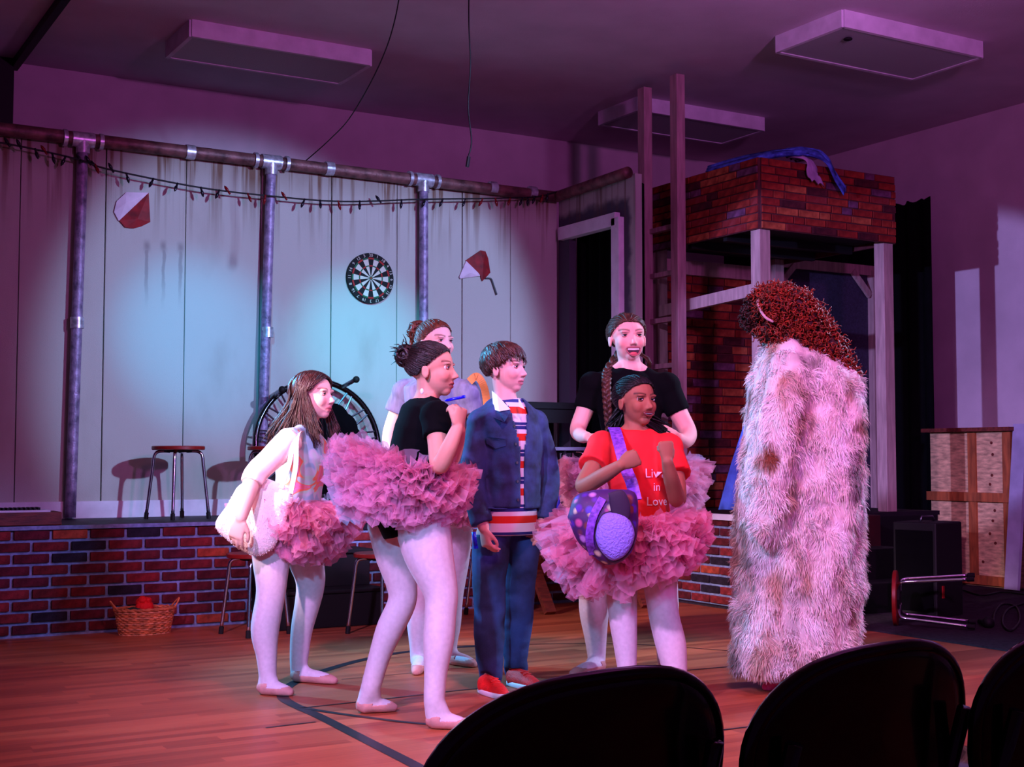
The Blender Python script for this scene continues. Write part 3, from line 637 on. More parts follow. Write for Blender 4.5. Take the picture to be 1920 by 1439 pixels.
# ---- picnic bench
bu0, bu1, bv0, bv1 = 4.42, 5.50, 7.28, 7.68; bn = thing('wooden_bench', 'brown wooden bench with crossed plank legs behind the boy', 'bench', ((bu0+bu1)/2, 7.48, 0))
for k in range(3): MB().box(((bu0+bu1)/2, bv0+0.066+k*0.134, 0.485), (bu1-bu0, 0.126, 0.035), bev=0.005).build('plank', 'wood_dark', bn)
for u in (bu0+0.16, bu1-0.16):
    MB().beam((u, bv0+0.01, 0.01), (u, bv1-0.06, 0.465), 0.035, 0.075, up=(1, 0, 0)).build('leg', 'wood_dark', bn); MB().beam((u+0.036, bv1-0.01, 0.01), (u+0.036, bv0+0.06, 0.465), 0.035, 0.075, up=(1, 0, 0)).build('leg', 'wood_dark', bn)
MB().beam((bu0+0.16, 7.48, 0.27), (bu1-0.16, 7.48, 0.27), 0.035, 0.07).build('stretcher', 'wood_dark', bn)
# ---- black table on the stage
tb = thing('black_table', 'black table on the stage behind the boy, by the doorway', 'table', (5.0, 8.46, STZ))
MB().box((4.98, 8.46, 1.385), (0.95, 0.44, 0.05), bev=0.004).build('tabletop', 'black_paint', tb); MB().box((4.98, 8.27, 1.31), (0.88, 0.03, 0.10)).build('apron', 'black_paint', tb)
for u in (4.54, 5.42):
    for v in (8.27, 8.65): MB().box((u, v, (STZ+1.36)/2), (0.06, 0.05, 1.36-STZ)).build('leg', 'black_paint', tb)
cp0 = P(1046, 955, 10.0); cp0.z = STZ; M('cup_blue', (0.08, 0.25, 0.85), 0.3); cp = thing('plastic_bottle', 'small bright blue bottle on the stage near the bench', 'bottle', cp0)
MB().tube([cp0+Vector((0, 0, z)) for z in (0, 0.004, 0.15, 0.17, 0.185)], [0.03, 0.033, 0.033, 0.02, 0.014], 16).build('body', 'cup_blue', cp, 0.6); MB().tube([cp0+Vector((0, 0, 0.183)), cp0+Vector((0, 0, 0.205))], 0.016, 12).build('cap', 'white_paint', cp)

# ================================================================== RIGHT SIDE
# plywood crate
pc = thing('plywood_crate', 'tall plywood crate with pine battens by the right wall', 'crate', (8.55, 7.2, 0))
MB().box((8.60, 7.22, 0.61), (0.36, 0.78, 1.20), bev=0.004).build('body', 'plywood', pc)
for z in (0.06, 0.70): MB().beam((8.405, 6.82, z), (8.405, 7.63, z), 0.03, 0.07).build('batten', 'pine_strip', pc)
MB().box((8.58, 7.22, 1.225), (0.44, 0.86, 0.03)).build('lid', 'wood_dark', pc)
for v in (6.85, 7.18): MB().beam((8.412, v, 0.02), (8.412, v, 1.2), 0.075, 0.02, up=(1, 0, 0)).build('batten', 'pine_strip', pc)
kn = MB(); [kn.tube([(8.42, v, z), (8.416, v, z)], 0.012, 8) for v, z in ((7.0, 1.12), (6.99, 1.03), (7.0, 0.87), (7.02, 0.80), (6.98, 0.60), (7.0, 0.52), (7.03, 0.42), (6.98, 0.35), (7.1, 0.2))]
kn.build('knot', 'wood_dark', pc)
bd = thing('leaning_board', 'pale painted board leaning at the right edge beside the crate', 'board', (8.45, 6.4, 0))
M('board_lavender', (0.62, 0.60, 0.70), 0.6, var=0.1, vs=5)
MB().beam((8.30, 6.74, 0.02), (8.44, 6.74, 1.26), 0.12, 0.03, up=(1, 0, 0)).build('plank', 'board_lavender', bd); MB().beam((8.36, 6.36, 0.02), (8.48, 6.36, 1.35), 0.62, 0.025, up=(1, 0, 0)).build('panel', 'board_lavender', bd)
MB().beam((8.372, 6.55, 0.55), (8.43, 6.55, 1.0), 0.03, 0.02, up=(1, 0, 0)).build('slot', 'black_paint', bd)
# amplifier and black stairs
am0 = Vector((6.60, 6.00, 0)); am = thing('amplifier', 'black amplifier box on the carpet behind the overturned stool', 'amplifier', am0); q = 0.25
MB().box(am0+Vector((0, 0, 0.30)), (0.34, 0.30, 0.60), q, bev=0.012).build('cabinet', 'black_paint', am)
R3 = Matrix.Rotation(q, 3, 'Z'); MB().box(am0+R3@Vector((-0.174, 0.0, 0.30)), (0.01, 0.25, 0.50), q).build('grille', 'black_cloth', am)
MB().tube([am0+Vector((-0.06, 0, 0.60)), am0+Vector((-0.05, 0, 0.63)), am0+Vector((0.05, 0, 0.63)), am0+Vector((0.06, 0, 0.60))], 0.008, 8).build('handle', 'steel', am, True)
o = MB().box(am0+R3@Vector((-0.10, -0.153, 0.17)), (0.022, 0.006, 0.075), q).build('switch', 'dart_red', am)
for dx in (-0.13, 0.13):
    for dy in (-0.11, 0.11): MB().tube([am0+R3@Vector((dx, dy, 0.0)), am0+R3@Vector((dx, dy, 0.012))], 0.018, 8).build('rubber_foot', 'black_rubber', am)
bs0 = Vector((6.35, 6.22, 0)); bs = thing('stair_unit', 'dark stair unit with red-brown top beside the fur coat', 'stairs', bs0)
M('stair_red', (0.20, 0.04, 0.06), 0.6, var=0.2)
for k, (h, dd) in enumerate(((0.20, 0.0), (0.40, 0.22), (0.61, 0.44))): MB().box(bs0+Vector((0.05, 0.11+dd, h/2)), (0.95, 0.215, h), bev=0.006).build('step', 'black_paint' if k < 2 else 'stair_red', bs)
# microphone and cables on the carpet
mi0 = atz(1852, 1180, 0); mi = thing('microphone', 'dark microphone lying on the carpet by the overturned stool', 'microphone', mi0)
dq = (atz(1815, 1160, 0)-mi0).normalized(); MB().tube([mi0+Vector((0, 0, 0.03)), mi0+dq*0.09+Vector((0, 0, 0.028)), mi0+dq*0.2+Vector((0, 0, 0.02))], [0.024, 0.020, 0.015], 12).build('handle', 'black_rubber', mi, True); MB().ball(mi0-dq*0.02+Vector((0, 0, 0.038)), 0.036).build('grille', 'black_paint', mi, True)
cbp = [atz(x, y, 0.012) for x, y in ((1862, 1176), (1866, 1150), (1880, 1135), (1905, 1140), (1912, 1165), (1895, 1185), (1880, 1170), (1890, 1145), (1930, 1130))]
tag(MB().tube(spline([tuple(p+Vector((0, 0, 0.006))) for p in cbp], 8), 0.007, 6).build('cable', 'cord', None, True), 'black cable looped on the grey carpet at the right edge', 'cable')
cbp = [atz(x, y, 0.012) for x, y in ((1770, 1120), (1800, 1108), (1840, 1118), (1880, 1112), (1930, 1118))]
tag(MB().tube(spline([tuple(p+Vector((0, 0, 0.006))) for p in cbp], 8), 0.007, 6).build('cable', 'cord', None, True), 'black cable running from the amplifier along the carpet', 'cable')

# ================================================================== FOLDING CHAIRS (front row, backs to us)
def make_chair():
    t = thing('folding_chair', 'chair', 'chair', (0, 0, 0), 'black folding chairs in the front row')
    # local: x width, +y faces the stage, back at y~0
    W, Z1, Z0, lean = 0.252, 0.727, 0.47, 0.20
    out = []
    for i in range(48):
        q = 2*PI*i/48; c, s = math.cos(q), math.sin(q); n = 2.7 if s > 0 else 3.4
        out.append((W*math.copysign(abs(c)**(2/n), c), (Z1+Z0)/2+(Z1-Z0)/2*math.copysign(abs(s)**(2/(2.0 if s > 0 else 3.4)), s)))
    def bpnt(x, z, off): return Vector((x, -0.0-(z-0.45)*lean*0.5-0.028*(x/W)**2*-1+off-0.03, z))
    mb = MB(); rings_ = []
    for sc, off in ((0.0, 0.0), (0.5, 0), (0.86, 0.0), (0.96, 0.0), (1.0, 0.004), (1.0, 0.012), (0.96, 0.016), (0.86, 0.016), (0.5, 0.016), (0.0, 0.016)):
        rings_.append([bpnt(x*sc, (Z1+Z0)/2+(z-(Z1+Z0)/2)*sc, off) for x, z in out])
    k = 48; vs = [p for r in rings_ for p in r]; fs = []
    for i in range(len(rings_)-1):
        for j in range(k): fs.append((i*k+j, i*k+(j+1) % k, (i+1)*k+(j+1) % k, (i+1)*k+j))
    mb.add(vs, fs); bk_ = mb.build('backrest', 'black_gloss', t, True, fixn=True)
    rim = MB().tube([bpnt(x*1.0, (Z1+Z0)/2+(z-(Z1+Z0)/2), 0.008) for x, z in out], 0.011, 8, closed=True); rim.build('back_rim', 'black_gloss', t, True)
    s = MB(); s.loft([((0, 0.22, 0.435), (0.19, 0, 0), (0, 0.19, 0)), ((0, 0.22, 0.440), (0.20, 0, 0), (0, 0.20, 0)), ((0, 0.22, 0.455), (0.20, 0, 0), (0, 0.20, 0)), ((0, 0.22, 0.460), (0.19, 0, 0), (0, 0.19, 0))], 32, power=4); s.build('seat', 'black_gloss', t, 0.6)
    for sx_ in (-1, 1):
        MB().tube([(sx_*0.205, -0.05, 0.62), (sx_*0.208, 0.0, 0.45), (sx_*0.212, 0.32, 0.0)], 0.012, 8).build('leg', 'black_gloss', t, True)
        MB().tube([(sx_*0.19, 0.30, 0.43), (sx_*0.19, 0.05, 0.20), (sx_*0.19, -0.10, 0.0)], 0.012, 8).build('leg', 'black_gloss', t, True)
    MB().tube([(-0.19, 0.0, 0.115), (0.19, 0.0, 0.115)], 0.009, 8).build('stretcher', 'black_gloss', t, True); MB().tube([(-0.21, 0.21, 0.155), (0.21, 0.21, 0.155)], 0.009, 8).build('stretcher', 'black_gloss', t, True)
    return t
ch0 = make_chair(); ch0.location = (0.945, 1.44, 0); ch0.rotation_euler = (0, 0, 0.16); ch0['label'] = 'black folding chair back nearest the dancing girls, left of three'
dup(ch0, (1.43, 1.44, 0), 'black folding chair back in front of the fur coat, middle of three', 0.16)
dup(ch0, (1.885, 1.45, 0), 'black folding chair back cut off by the right edge', 0.16)
# ================================================================== FIGURE TOOLS
def vnoise(p, seed=0):
    """vectorised smooth value noise, -1..1"""
    p = np.asarray(p, np.float64); i = np.floor(p).astype(np.int64); f = p-i; f = f*f*(3-2*f)
    def h(a, b, c):
        n = (a*374761393+b*668265263+c*2147483647+seed*1274126177) & 0xffffffff
        n = ((n ^ (n >> 13))*1274126177) & 0xffffffff
        return ((n ^ (n >> 16)) & 0xffff)/32767.5-1.0
    x, y, z = i[:, 0], i[:, 1], i[:, 2]; fx, fy, fz = f[:, 0], f[:, 1], f[:, 2]; out = 0
    for dx in (0, 1):
        for dy in (0, 1):
            for dz in (0, 1):
                out = out+h(x+dx, y+dy, z+dz)*(fx if dx else 1-fx)*(fy if dy else 1-fy)*(fz if dz else 1-fz)
    return out
def normals(me):
    a = np.empty(len(me.vertices)*3, np.float32); me.vertices.foreach_get('normal', a); return a.reshape(-1, 3)
def remesh(mb, vox=0.006, it=4, name='m'):
    me = mb.mesh('tmp'); o = bpy.data.objects.new('tmp', me); COL.objects.link(o)
    r = o.modifiers.new('r', 'REMESH'); r.mode = 'VOXEL'; r.voxel_size = vox
    if it: s = o.modifiers.new('s', 'SMOOTH'); s.factor = 0.5; s.iterations = it
    bpy.context.view_layer.update(); dg = bpy.context.evaluated_depsgraph_get()
    out = bpy.data.meshes.new_from_object(o.evaluated_get(dg)); bpy.data.objects.remove(o); bpy.data.meshes.remove(me)
    out.name = name; out.materials.clear(); out.shade_smooth(); return out
def wrinkle(me, amp, scale, seed=0, st=(1, 1, 1)):
    v = verts(me); n = normals(me); d = vnoise(v*np.array(st)*scale, seed)*0.65+vnoise(v*np.array(st)*scale*2.1, seed+3)*0.35
    set_verts(me, v+n*(amp*d)[:, None])
def srgb(c): return np.array(lin(c)[:3])
attr_mat('skin', 0.62, spec=0.25); attr_mat('fur_attr', 0.85, spec=0.1, sheen=0.3); attr_mat('eye_attr', 0.12, spec=0.6); attr_mat('fabric_attr', 0.75, bump=0.15, bs=400)
M('lash', (0.06, 0.03, 0.03), 0.6)
M('tights', (0.84, 0.76, 0.80), 0.7, var=0.03, vs=60, sheen=0.2, bump=0.05, bs=500); M('slipper', (0.80, 0.55, 0.52), 0.7, var=0.08, vs=20, bump=0.1, bs=200)
def tulle(name, c, tr=0.28):
    m = bpy.data.materials.new(name); m.use_nodes = True; N, L = nodes(m); N.remove(N['Principled BSDF']); out = N['Material Output']
    d = N.new('ShaderNodeBsdfDiffuse'); d.inputs[0].default_value = lin(c); t = N.new('ShaderNodeBsdfTranslucent'); t.inputs[0].default_value = lin(c)
    a = N.new('ShaderNodeMixShader'); a.inputs[0].default_value = 0.5; L.new(d.outputs[0], a.inputs[1]); L.new(t.outputs[0], a.inputs[2])
    tp_ = N.new('ShaderNodeBsdfTransparent'); x = N.new('ShaderNodeMixShader'); x.inputs[0].default_value = tr; L.new(a.outputs[0], x.inputs[1]); L.new(tp_.outputs[0], x.inputs[2])
    L.new(x.outputs[0], out.inputs[0]); MATS[name] = m
tulle('tulle_pink', (1.0, 0.66, 0.80), 0.6); tulle('tulle_rose', (1.0, 0.64, 0.76), 0.6); tulle('tulle_mauve', (1.0, 0.72, 0.86), 0.6)

def hand(mb, w, d, nrm, thumb, curl, s=0.85, spread=0.10):
    """palm and five fingers: w wrist, d finger direction, nrm palm direction, thumb +-1 side"""
    w = Vector(w); d = Vector(d).normalized(); n = Vector(nrm); n = (n-d*n.dot(d)).normalized(); l = d.cross(n)*thumb     # l points to the thumb side
    mb.loft([(w-d*0.01*s, l*0.024*s, n*0.017*s), (w+d*0.02*s, l*0.030*s, n*0.017*s), (w+d*0.055*s, l*0.038*s, n*0.015*s), (w+d*0.085*s, l*0.039*s, n*0.012*s), (w+d*0.094*s, l*0.034*s, n*0.008*s)], 16)
    for k, (off, ln, r) in enumerate(((0.030, 0.068, 0.0088), (0.010, 0.076, 0.0090), (-0.010, 0.071, 0.0086), (-0.029, 0.056, 0.0076))):
        p = w+d*(0.082-0.006*abs(k-1))*s+l*off*s; pts = [p]; a = 0.12; dd = d
        for seg, fr in enumerate((0.44, 0.31, 0.25)):
            a += curl*(0.9, 1.15, 0.8)[seg]*(1+0.06*k)
            dd = (d*math.cos(a)+n*math.sin(a)+l*spread*(1.5-k)*0.55).normalized(); pts.append(pts[-1]+dd*ln*fr*s)
        mb.capsule(pts, [r*s, r*s, r*0.95*s, r*0.8*s], 10)
    p = w+d*0.022*s+l*0.024*s; a = 0.75-0.25*curl
    q1 = p+(d*math.cos(a)+l*math.sin(a)+n*0.35).normalized()*0.034*s; q2 = q1+(d*0.85+l*(0.40-0.55*curl)+n*(0.2+0.6*curl)).normalized()*0.030*s; q3 = q2+(d*0.8+l*(0.1-0.7*curl)+n*(0.1+0.5*curl)).normalized()*0.022*s
    mb.capsule([p, q1, q2, q3], [0.013*s, 0.0105*s, 0.0095*s, 0.008*s], 10)

class Head:
    def __init__(s, C, f, H, roll=0.0, pitch=0.0):
        s.C = Vector(C); s.H = H; f = Vector(f).normalized(); s.s = f.cross(UV).normalized(); s.u = s.s.cross(f).normalized(); s.f = f
        if pitch: q = Matrix.Rotation(pitch, 3, s.s); s.f = q@s.f; s.u = q@s.u
        if roll: q = Matrix.Rotation(roll, 3, s.f); s.s = q@s.s; s.u = q@s.u
    def L(s, a, b, c): return s.C+(s.s*a+s.f*b+s.u*c)*s.H
    def ax(s, a, b, c): return (s.s*a*s.H, s.f*b*s.H, s.u*c*s.H)
    def loc(s, v): d = v-np.array(s.C); return np.stack([d@np.array(s.s), d@np.array(s.f), d@np.array(s.u)], 1)/s.H
    def add(s, mb, smile=0.0):
        e = lambda c, r: mb.ell(s.L(*c), s.ax(*r), 20, 14)
        e((0, -0.08, 0.13), (0.355, 0.43, 0.36)); e((0, 0.09, -0.10), (0.29, 0.29, 0.37)); e((0, 0.215, -0.365), (0.125, 0.11, 0.11)); e((0, 0.05, -0.27), (0.235, 0.22, 0.17))
        for q in (-1, 1):
            e((q*0.155, 0.21, -0.11-0.02*0), (0.125, 0.14, 0.15)); e((q*0.36, -0.05, -0.06), (0.035, 0.075, 0.125)); e((q*0.372, -0.075, -0.03), (0.022, 0.05, 0.09))
            e((q*0.13, 0.315, 0.10), (0.11, 0.055, 0.035)); e((q*0.043, 0.39, -0.148), (0.036, 0.04, 0.030))
        mb.capsule([s.L(0, 0.335, 0.05), s.L(0, 0.375, -0.04), s.L(0, 0.435, -0.125)], [0.033*s.H, 0.034*s.H, 0.042*s.H], 12)
        e((0, 0.347, -0.250), (0.10, 0.040, 0.028)); e((0, 0.338, -0.310), (0.085, 0.040, 0.030)); e((0, 0.275, -0.28), (0.15, 0.07, 0.075))
    def post(s, me, skin, brow, lips=(0.72, 0.30, 0.32), mouth=True):
        v = verts(me).astype(np.float64); p = s.loc(v); a, b, c = p.T; near = (np.abs(a) < 0.6) & (np.abs(b) < 0.8) & (c > -0.55) & (c < 0.7)
        fr = near & (b > 0.12); d = np.zeros(len(v))
        for q in (-1, 1): d -= 0.034*np.exp(-((a-q*0.15)/0.075)**2-((c-0.03)/0.045)**2)*fr
        if not mouth: d -= 0.055*np.exp(-(a/0.125)**4-((c+0.29)/0.065)**4)*fr
        if mouth: d -= 0.016*np.exp(-((c+0.281)/0.013)**2-(a/0.10)**4)*fr
        v += (d*s.H)[:, None]*np.array(s.f)[None, :]
        for q in (-1, 1):   # hollow of the ear
            g = 0.02*np.exp(-((b+0.04)/0.035)**2-((c+0.05)/0.06)**2)*near*(a*q > 0.34); v -= (g*s.H*q)[:, None]*np.array(s.s)[None, :]
        set_verts(me, v)
        col = np.tile(srgb(skin), (len(v), 1))
        n = vnoise(v*18)*0.05+1; col *= n[:, None]
        def mix(w_, cc): 
            nonlocal col
            w_ = np.clip(w_, 0, 1)[:, None]; col = col*(1-w_)+srgb(cc)[None, :]*w_
        sk = np.array(skin)
        for q in (-1, 1): mix(0.40*np.exp(-((a-q*0.20)/0.10)**2-((c+0.14)/0.09)**2)*fr, tuple(np.clip(sk*np.array((1.02, 0.72, 0.74)), 0, 1)))
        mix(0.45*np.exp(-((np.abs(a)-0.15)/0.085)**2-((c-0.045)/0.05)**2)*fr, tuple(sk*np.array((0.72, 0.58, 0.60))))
        lp = 1-((a/0.115)**2+((c+0.281)/(0.060))**2); mix(np.where(fr & (b > 0.22), np.clip(lp*4, 0, 0.85), 0), lips)
        mix(np.where(fr, 0.8*np.exp(-((c+0.281)/0.010)**2-(a/0.10)**4), 0), (0.25, 0.08, 0.10))
        bc = 0.115+0.028*np.sin(np.clip((np.abs(a)-0.055)/0.20, 0, 1)*PI*0.75)
        mix(np.where(fr & (np.abs(a) > 0.05) & (np.abs(a) < 0.255), 0.9*np.exp(-((c-bc)/0.019)**2), 0), brow)
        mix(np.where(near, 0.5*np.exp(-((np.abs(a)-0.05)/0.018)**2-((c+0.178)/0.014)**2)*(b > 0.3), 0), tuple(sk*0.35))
        set_col(me, np.clip(col, 0, 1))
    def eyes(s, parent, gaze=(0, 0), iris=(0.22, 0.12, 0.06), r=0.055, fwd=0.278, skin=(0.8, 0.6, 0.55), open_=0.30):
        for q in (-1, 1):
            c = s.L(q*0.148, fwd, 0.028); R = r*s.H; g = (s.f+s.s*gaze[0]+s.u*gaze[1]).normalized(); gx = g.cross(s.u).normalized(); gu = gx.cross(g)
            mb = MB().ell(c, (gx*R, gu*R, g*R), 24, 24); me = mb.mesh('eye'); v = verts(me); d = (v-np.array(c))@np.array(g)/R; an = np.arccos(np.clip(d, -1, 1))
            col = np.where((an < 0.27)[:, None], srgb((0.02, 0.02, 0.02)), np.where((an < 0.62)[:, None], srgb(iris), srgb((0.86, 0.83, 0.84)))); set_col(me, col)
            link('eye', me, 'eye_attr', parent, True)
            def lp(t, el, rr): return c+(s.f*math.cos(t)*math.cos(el)+s.s*math.sin(t)*math.cos(el)+s.u*math.sin(el))*R*rr
            ld_ = MB(); ts = [-1.5+3.0*k/14 for k in range(15)]
            ld_.sheet([[lp(t, (open_*math.cos(t*1.05)-0.03)*(1-j/5)+1.35*j/5, 1.06) for t in ts] for j in range(6)]); ld_.sheet([[lp(t, (-open_*1.15*math.cos(t*1.05)+0.03)*(1-j/5)-1.35*j/5, 1.05) for t in ts] for j in range(6)])
            lm = ld_.mesh('eyelid'); set_col(lm, np.tile(srgb(tuple(np.array(skin)*np.array((0.80, 0.70, 0.72)))), (len(lm.vertices), 1))); link('eyelid', lm, 'skin', parent, True)
            pts = []
            for k in range(9):
                t = -1.15+2.3*k/8; el = open_*math.cos(t*1.05)-0.02
                pts.append(c+(s.f*math.cos(t)*math.cos(el)+s.s*math.sin(t)*math.cos(el)+s.u*math.sin(el))*R*1.07)
            MB().tube(pts, [0.0008+0.0011*math.sin(PI*k/8) for k in range(9)], 6).build('eyelashes', 'lash', parent, True)
    def hp(s, d, off=0.03):
        """point on the scalp for a unit direction (side, forward, up)"""
        d = Vector(d).normalized(); return s.L(d.x*(0.36+off), -0.08+d.y*(0.435+off), 0.13+d.z*(0.365+off))
    def path(s, d0, d1, n=7, off=0.03, off1=None):
        d0 = Vector(d0).normalized(); d1 = Vector(d1).normalized(); an = max(d0.angle(d1), 1e-3); out = []
        for i in range(n+1):
            t = i/n; d = (d0*math.sin((1-t)*an)+d1*math.sin(t*an))/math.sin(an) if an < 3.1 else d0.lerp(d1, t)
            out.append(s.hp(d, off+((off1 if off1 is not None else off)-off)*t))
        return out
def cap_mesh(mb, h, keep, off=0.02):
    n, m = 40, 26; idx = {}; vs = []; fs = []
    for i in range(m+1):
        for j in range(n):
            t = PI*i/m; q = 2*PI*j/n; d = (math.sin(t)*math.cos(q), math.sin(t)*math.sin(q), math.cos(t))
            idx[i, j] = len(vs); vs.append(h.hp(d, off)); 
    for i in range(m):
        for j in range(n):
            t = PI*(i+0.5)/m; q = 2*PI*(j+0.5)/n; d = (math.sin(t)*math.cos(q), math.sin(t)*math.sin(q), math.cos(t))
            if keep(*d): fs.append((idx[i, j], idx[i+1, j], idx[i+1, (j+1) % n], idx[i, (j+1) % n]))
    mb.add(vs, fs)
def lock(mb, pts, r, rnd, n=6, flat=0.6, jit=0.0, taper=0.25):
    pts = [Vector(p)+Vector((rnd.uniform(-1, 1), rnd.uniform(-1, 1), rnd.uniform(-1, 1)))*jit for p in pts]
    sp = spline([tuple(p) for p in pts], 3); k = len(sp); mb.tube(sp, [r*(0.55+0.45*min(1, i/(0.25*k)))*(1 if i < 0.6*k else 1-(1-taper)*(i-0.6*k)/(0.4*k)) for i in range(k)], n, flat=flat)
def hair_mat(name, c, c2, rough=0.42): return M(name, c, rough, var=0.3, vs=55, col2=c2, stretch=(1, 1, 0.25), bump=0.3, bs=140, spec=0.35)
hair_mat('hair_brown', (0.15, 0.075, 0.065), (0.28, 0.15, 0.13)); hair_mat('hair_dark', (0.07, 0.035, 0.035), (0.15, 0.08, 0.07)); hair_mat('hair_black', (0.025, 0.018, 0.02), (0.07, 0.05, 0.05))
hair_mat('hair_auburn', (0.30, 0.13, 0.08), (0.46, 0.24, 0.15)); hair_mat('hair_boy', (0.16, 0.065, 0.045), (0.32, 0.15, 0.10)); hair_mat('hair_mid', (0.20, 0.10, 0.075), (0.34, 0.19, 0.14))
hair_mat('wig_red', (0.30, 0.055, 0.03), (0.62, 0.19, 0.09), 0.5); hair_mat('wig_dark', (0.13, 0.02, 0.015), (0.24, 0.05, 0.03), 0.6)

def rings_px(lst, tf):
    """torso rings from photo measurements: (x, y, F, half width px, half depth px) -> (centre, side axis, depth axis)"""
    cs = [P(x, y, F) for x, y, F, *_ in lst]; out = []
    for i, (x, y, F, hw, hd) in enumerate(lst):
        ax_ = (cs[max(i-1, 0)]-cs[min(i+1, len(cs)-1)]).normalized(); side = Vector(tf).cross(UV).normalized(); side = (side-ax_*side.dot(ax_)).normalized(); dep = side.cross(ax_)
        k = F/FPX; out.append((cs[i], side*hw*k, dep*hd*k))
    return out
def inflate(rings, e):
    return [(c, X*(1+e/X.length), Y*(1+e/Y.length)) for c, X, Y in rings]
def limb(lst, n=6):
    """[(x, y, F, r_px)] -> dense points, radii"""
    A = [(*P(x, y, F), r*F/FPX) for x, y, F, r in lst]; S = spline(A, n); return [Vector(q[:3]) for q in S], [float(q[3]) for q in S]
def leg(mb_body, lst, heel, toe, hipF, up=0.0, foot_r=0.030):
    """lst: [(x, y, r_px)] hip..ankle; heel/toe are the photo positions of the sole on the floor"""
    h = atz(*heel, 0); t = atz(*toe, 0); aF = Fof(h); y0 = lst[0][1]; y1 = lst[-1][1]
    dd = (t-h).normalized()
    A = [(x, y, hipF+(aF-hipF)*(y-y0)/(y1-y0), r) for x, y, r in lst]; pts, rs = limb(A)
    mb_body.capsule(pts, rs, 16)
    foot = [h+dd*0.028+UV*(foot_r+up), h.lerp(t, 0.45)+UV*(foot_r*0.95+up*0.6), h.lerp(t, 0.75)+UV*(foot_r*0.72), t-dd*0.015+UV*(foot_r*0.5)]
    fr = [foot_r, foot_r*0.95, foot_r*0.78, foot_r*0.5]
    side = dd.cross(UV)
    def addfoot(m_, e=0.0, upto=1.0):
        sp = spline([(*p, r) for p, r in zip(foot, fr)], 5); 
        rg = [(Vector(q[:3])-UV*min(e, 0.004)*0, side*(q[3]*1.12+e), UV*(q[3]+e*0.9)) for q in sp]
        first = rg[0]; rg = [(first[0]-dd*first[1].length*0.75, first[1]*0.5, first[2]*0.5)]+rg+[(rg[-1][0]+dd*rg[-1][1].length*0.6, rg[-1][1]*0.5, rg[-1][2]*0.5)]
        m_.loft(rg, 16)
    addfoot(mb_body); mb_body.capsule([pts[-1], foot[0]+dd*0.008+UV*0.004], [rs[-1], foot_r*0.9], 14); mb_body.capsule([pts[-1], foot[1]], [rs[-1]*0.9, foot_r*0.8], 14)
    return dict(pts=pts, rs=rs, foot=foot, addfoot=addfoot, dd=dd, heel=h, toe=t)
def clamp_floor(me, z=0.003):
    v = verts(me); v[:, 2] = np.maximum(v[:, 2], z); set_verts(me, v)

def tutu(c, up, fwd, a, b, L0, parent, mat, seed, n=260, el=(0.15, -0.95), lfun=None, name='tutu', wd=0.085, drop=0.35):
    """skirt of many crumpled tulle strips tied round a waistband"""
    rnd = random.Random(seed); c = Vector(c); up = Vector(up).normalized(); fwd = Vector(fwd); fwd = (fwd-up*fwd.dot(up)).normalized(); sd = fwd.cross(up); mb = MB(); n = int(n*3.0); wd *= 0.72
    for k in range(n):
        q = 2*PI*(k*0.381966+0.3*rnd.random()) % (2*PI); e = rnd.uniform(0, 1)**0.9; el_ = el[0]+(el[1]-el[0])*e
        o = (sd*math.cos(q)+fwd*math.sin(q)); root = c+sd*a*math.cos(q)+fwd*b*math.sin(q)-up*0.03*e
        lm = lfun(q) if lfun else 1.0; Ls = L0*lm*rnd.uniform(0.66, 1.06)*(1-0.10*(1-e)); tang = up.cross(o).normalized(); ph = rnd.uniform(0, 6.28); tw = rnd.uniform(-0.8, 0.8)
        W = wd*rnd.uniform(0.7, 1.5); g = []; p = Vector(root); dr = (o*math.cos(el_)+up*math.sin(el_)).normalized(); nseg = 6; fr = rnd.uniform(1.2, 2.4); tip = rnd.uniform(-1.0, 1.0)
        for i in range(nseg+1):
            s = i/nseg; wN = W*(0.25+1.0*s**0.8); nrm = tang.cross(dr).normalized(); t2 = (tang*math.cos(tw*s)+nrm*math.sin(tw*s)); n2 = dr.cross(t2); rw = []
            for j in range(7):
                x = j/6-0.5; z = 0.016*math.sin(j*1.33*fr+ph+2.5*s)*(0.3+s)+0.006*math.sin(j*2.9+ph*2+7*s)+0.03*s*s*tip*(4*x*x)
                rw.append(p+t2*wN*x+n2*z-dr*(0.035*s*(4*x*x)*(i == nseg)+0.008*rnd.uniform(-1, 1)*(i == nseg)))
            g.append(rw); p = p+dr*Ls/nseg; dr = (dr-up*drop*s/nseg*2+Vector((rnd.uniform(-1, 1), rnd.uniform(-1, 1), rnd.uniform(-1, 1)))*0.09).normalized()
        mb.sheet(g)
    t = mb.build(name, mat, parent, True)
    wb = MB().tube([c+sd*a*1.02*math.cos(2*PI*i/40)+fwd*b*1.02*math.sin(2*PI*i/40) for i in range(40)], 0.012, 8, closed=True); wb.build('waistband', mat, t, True)
    return t

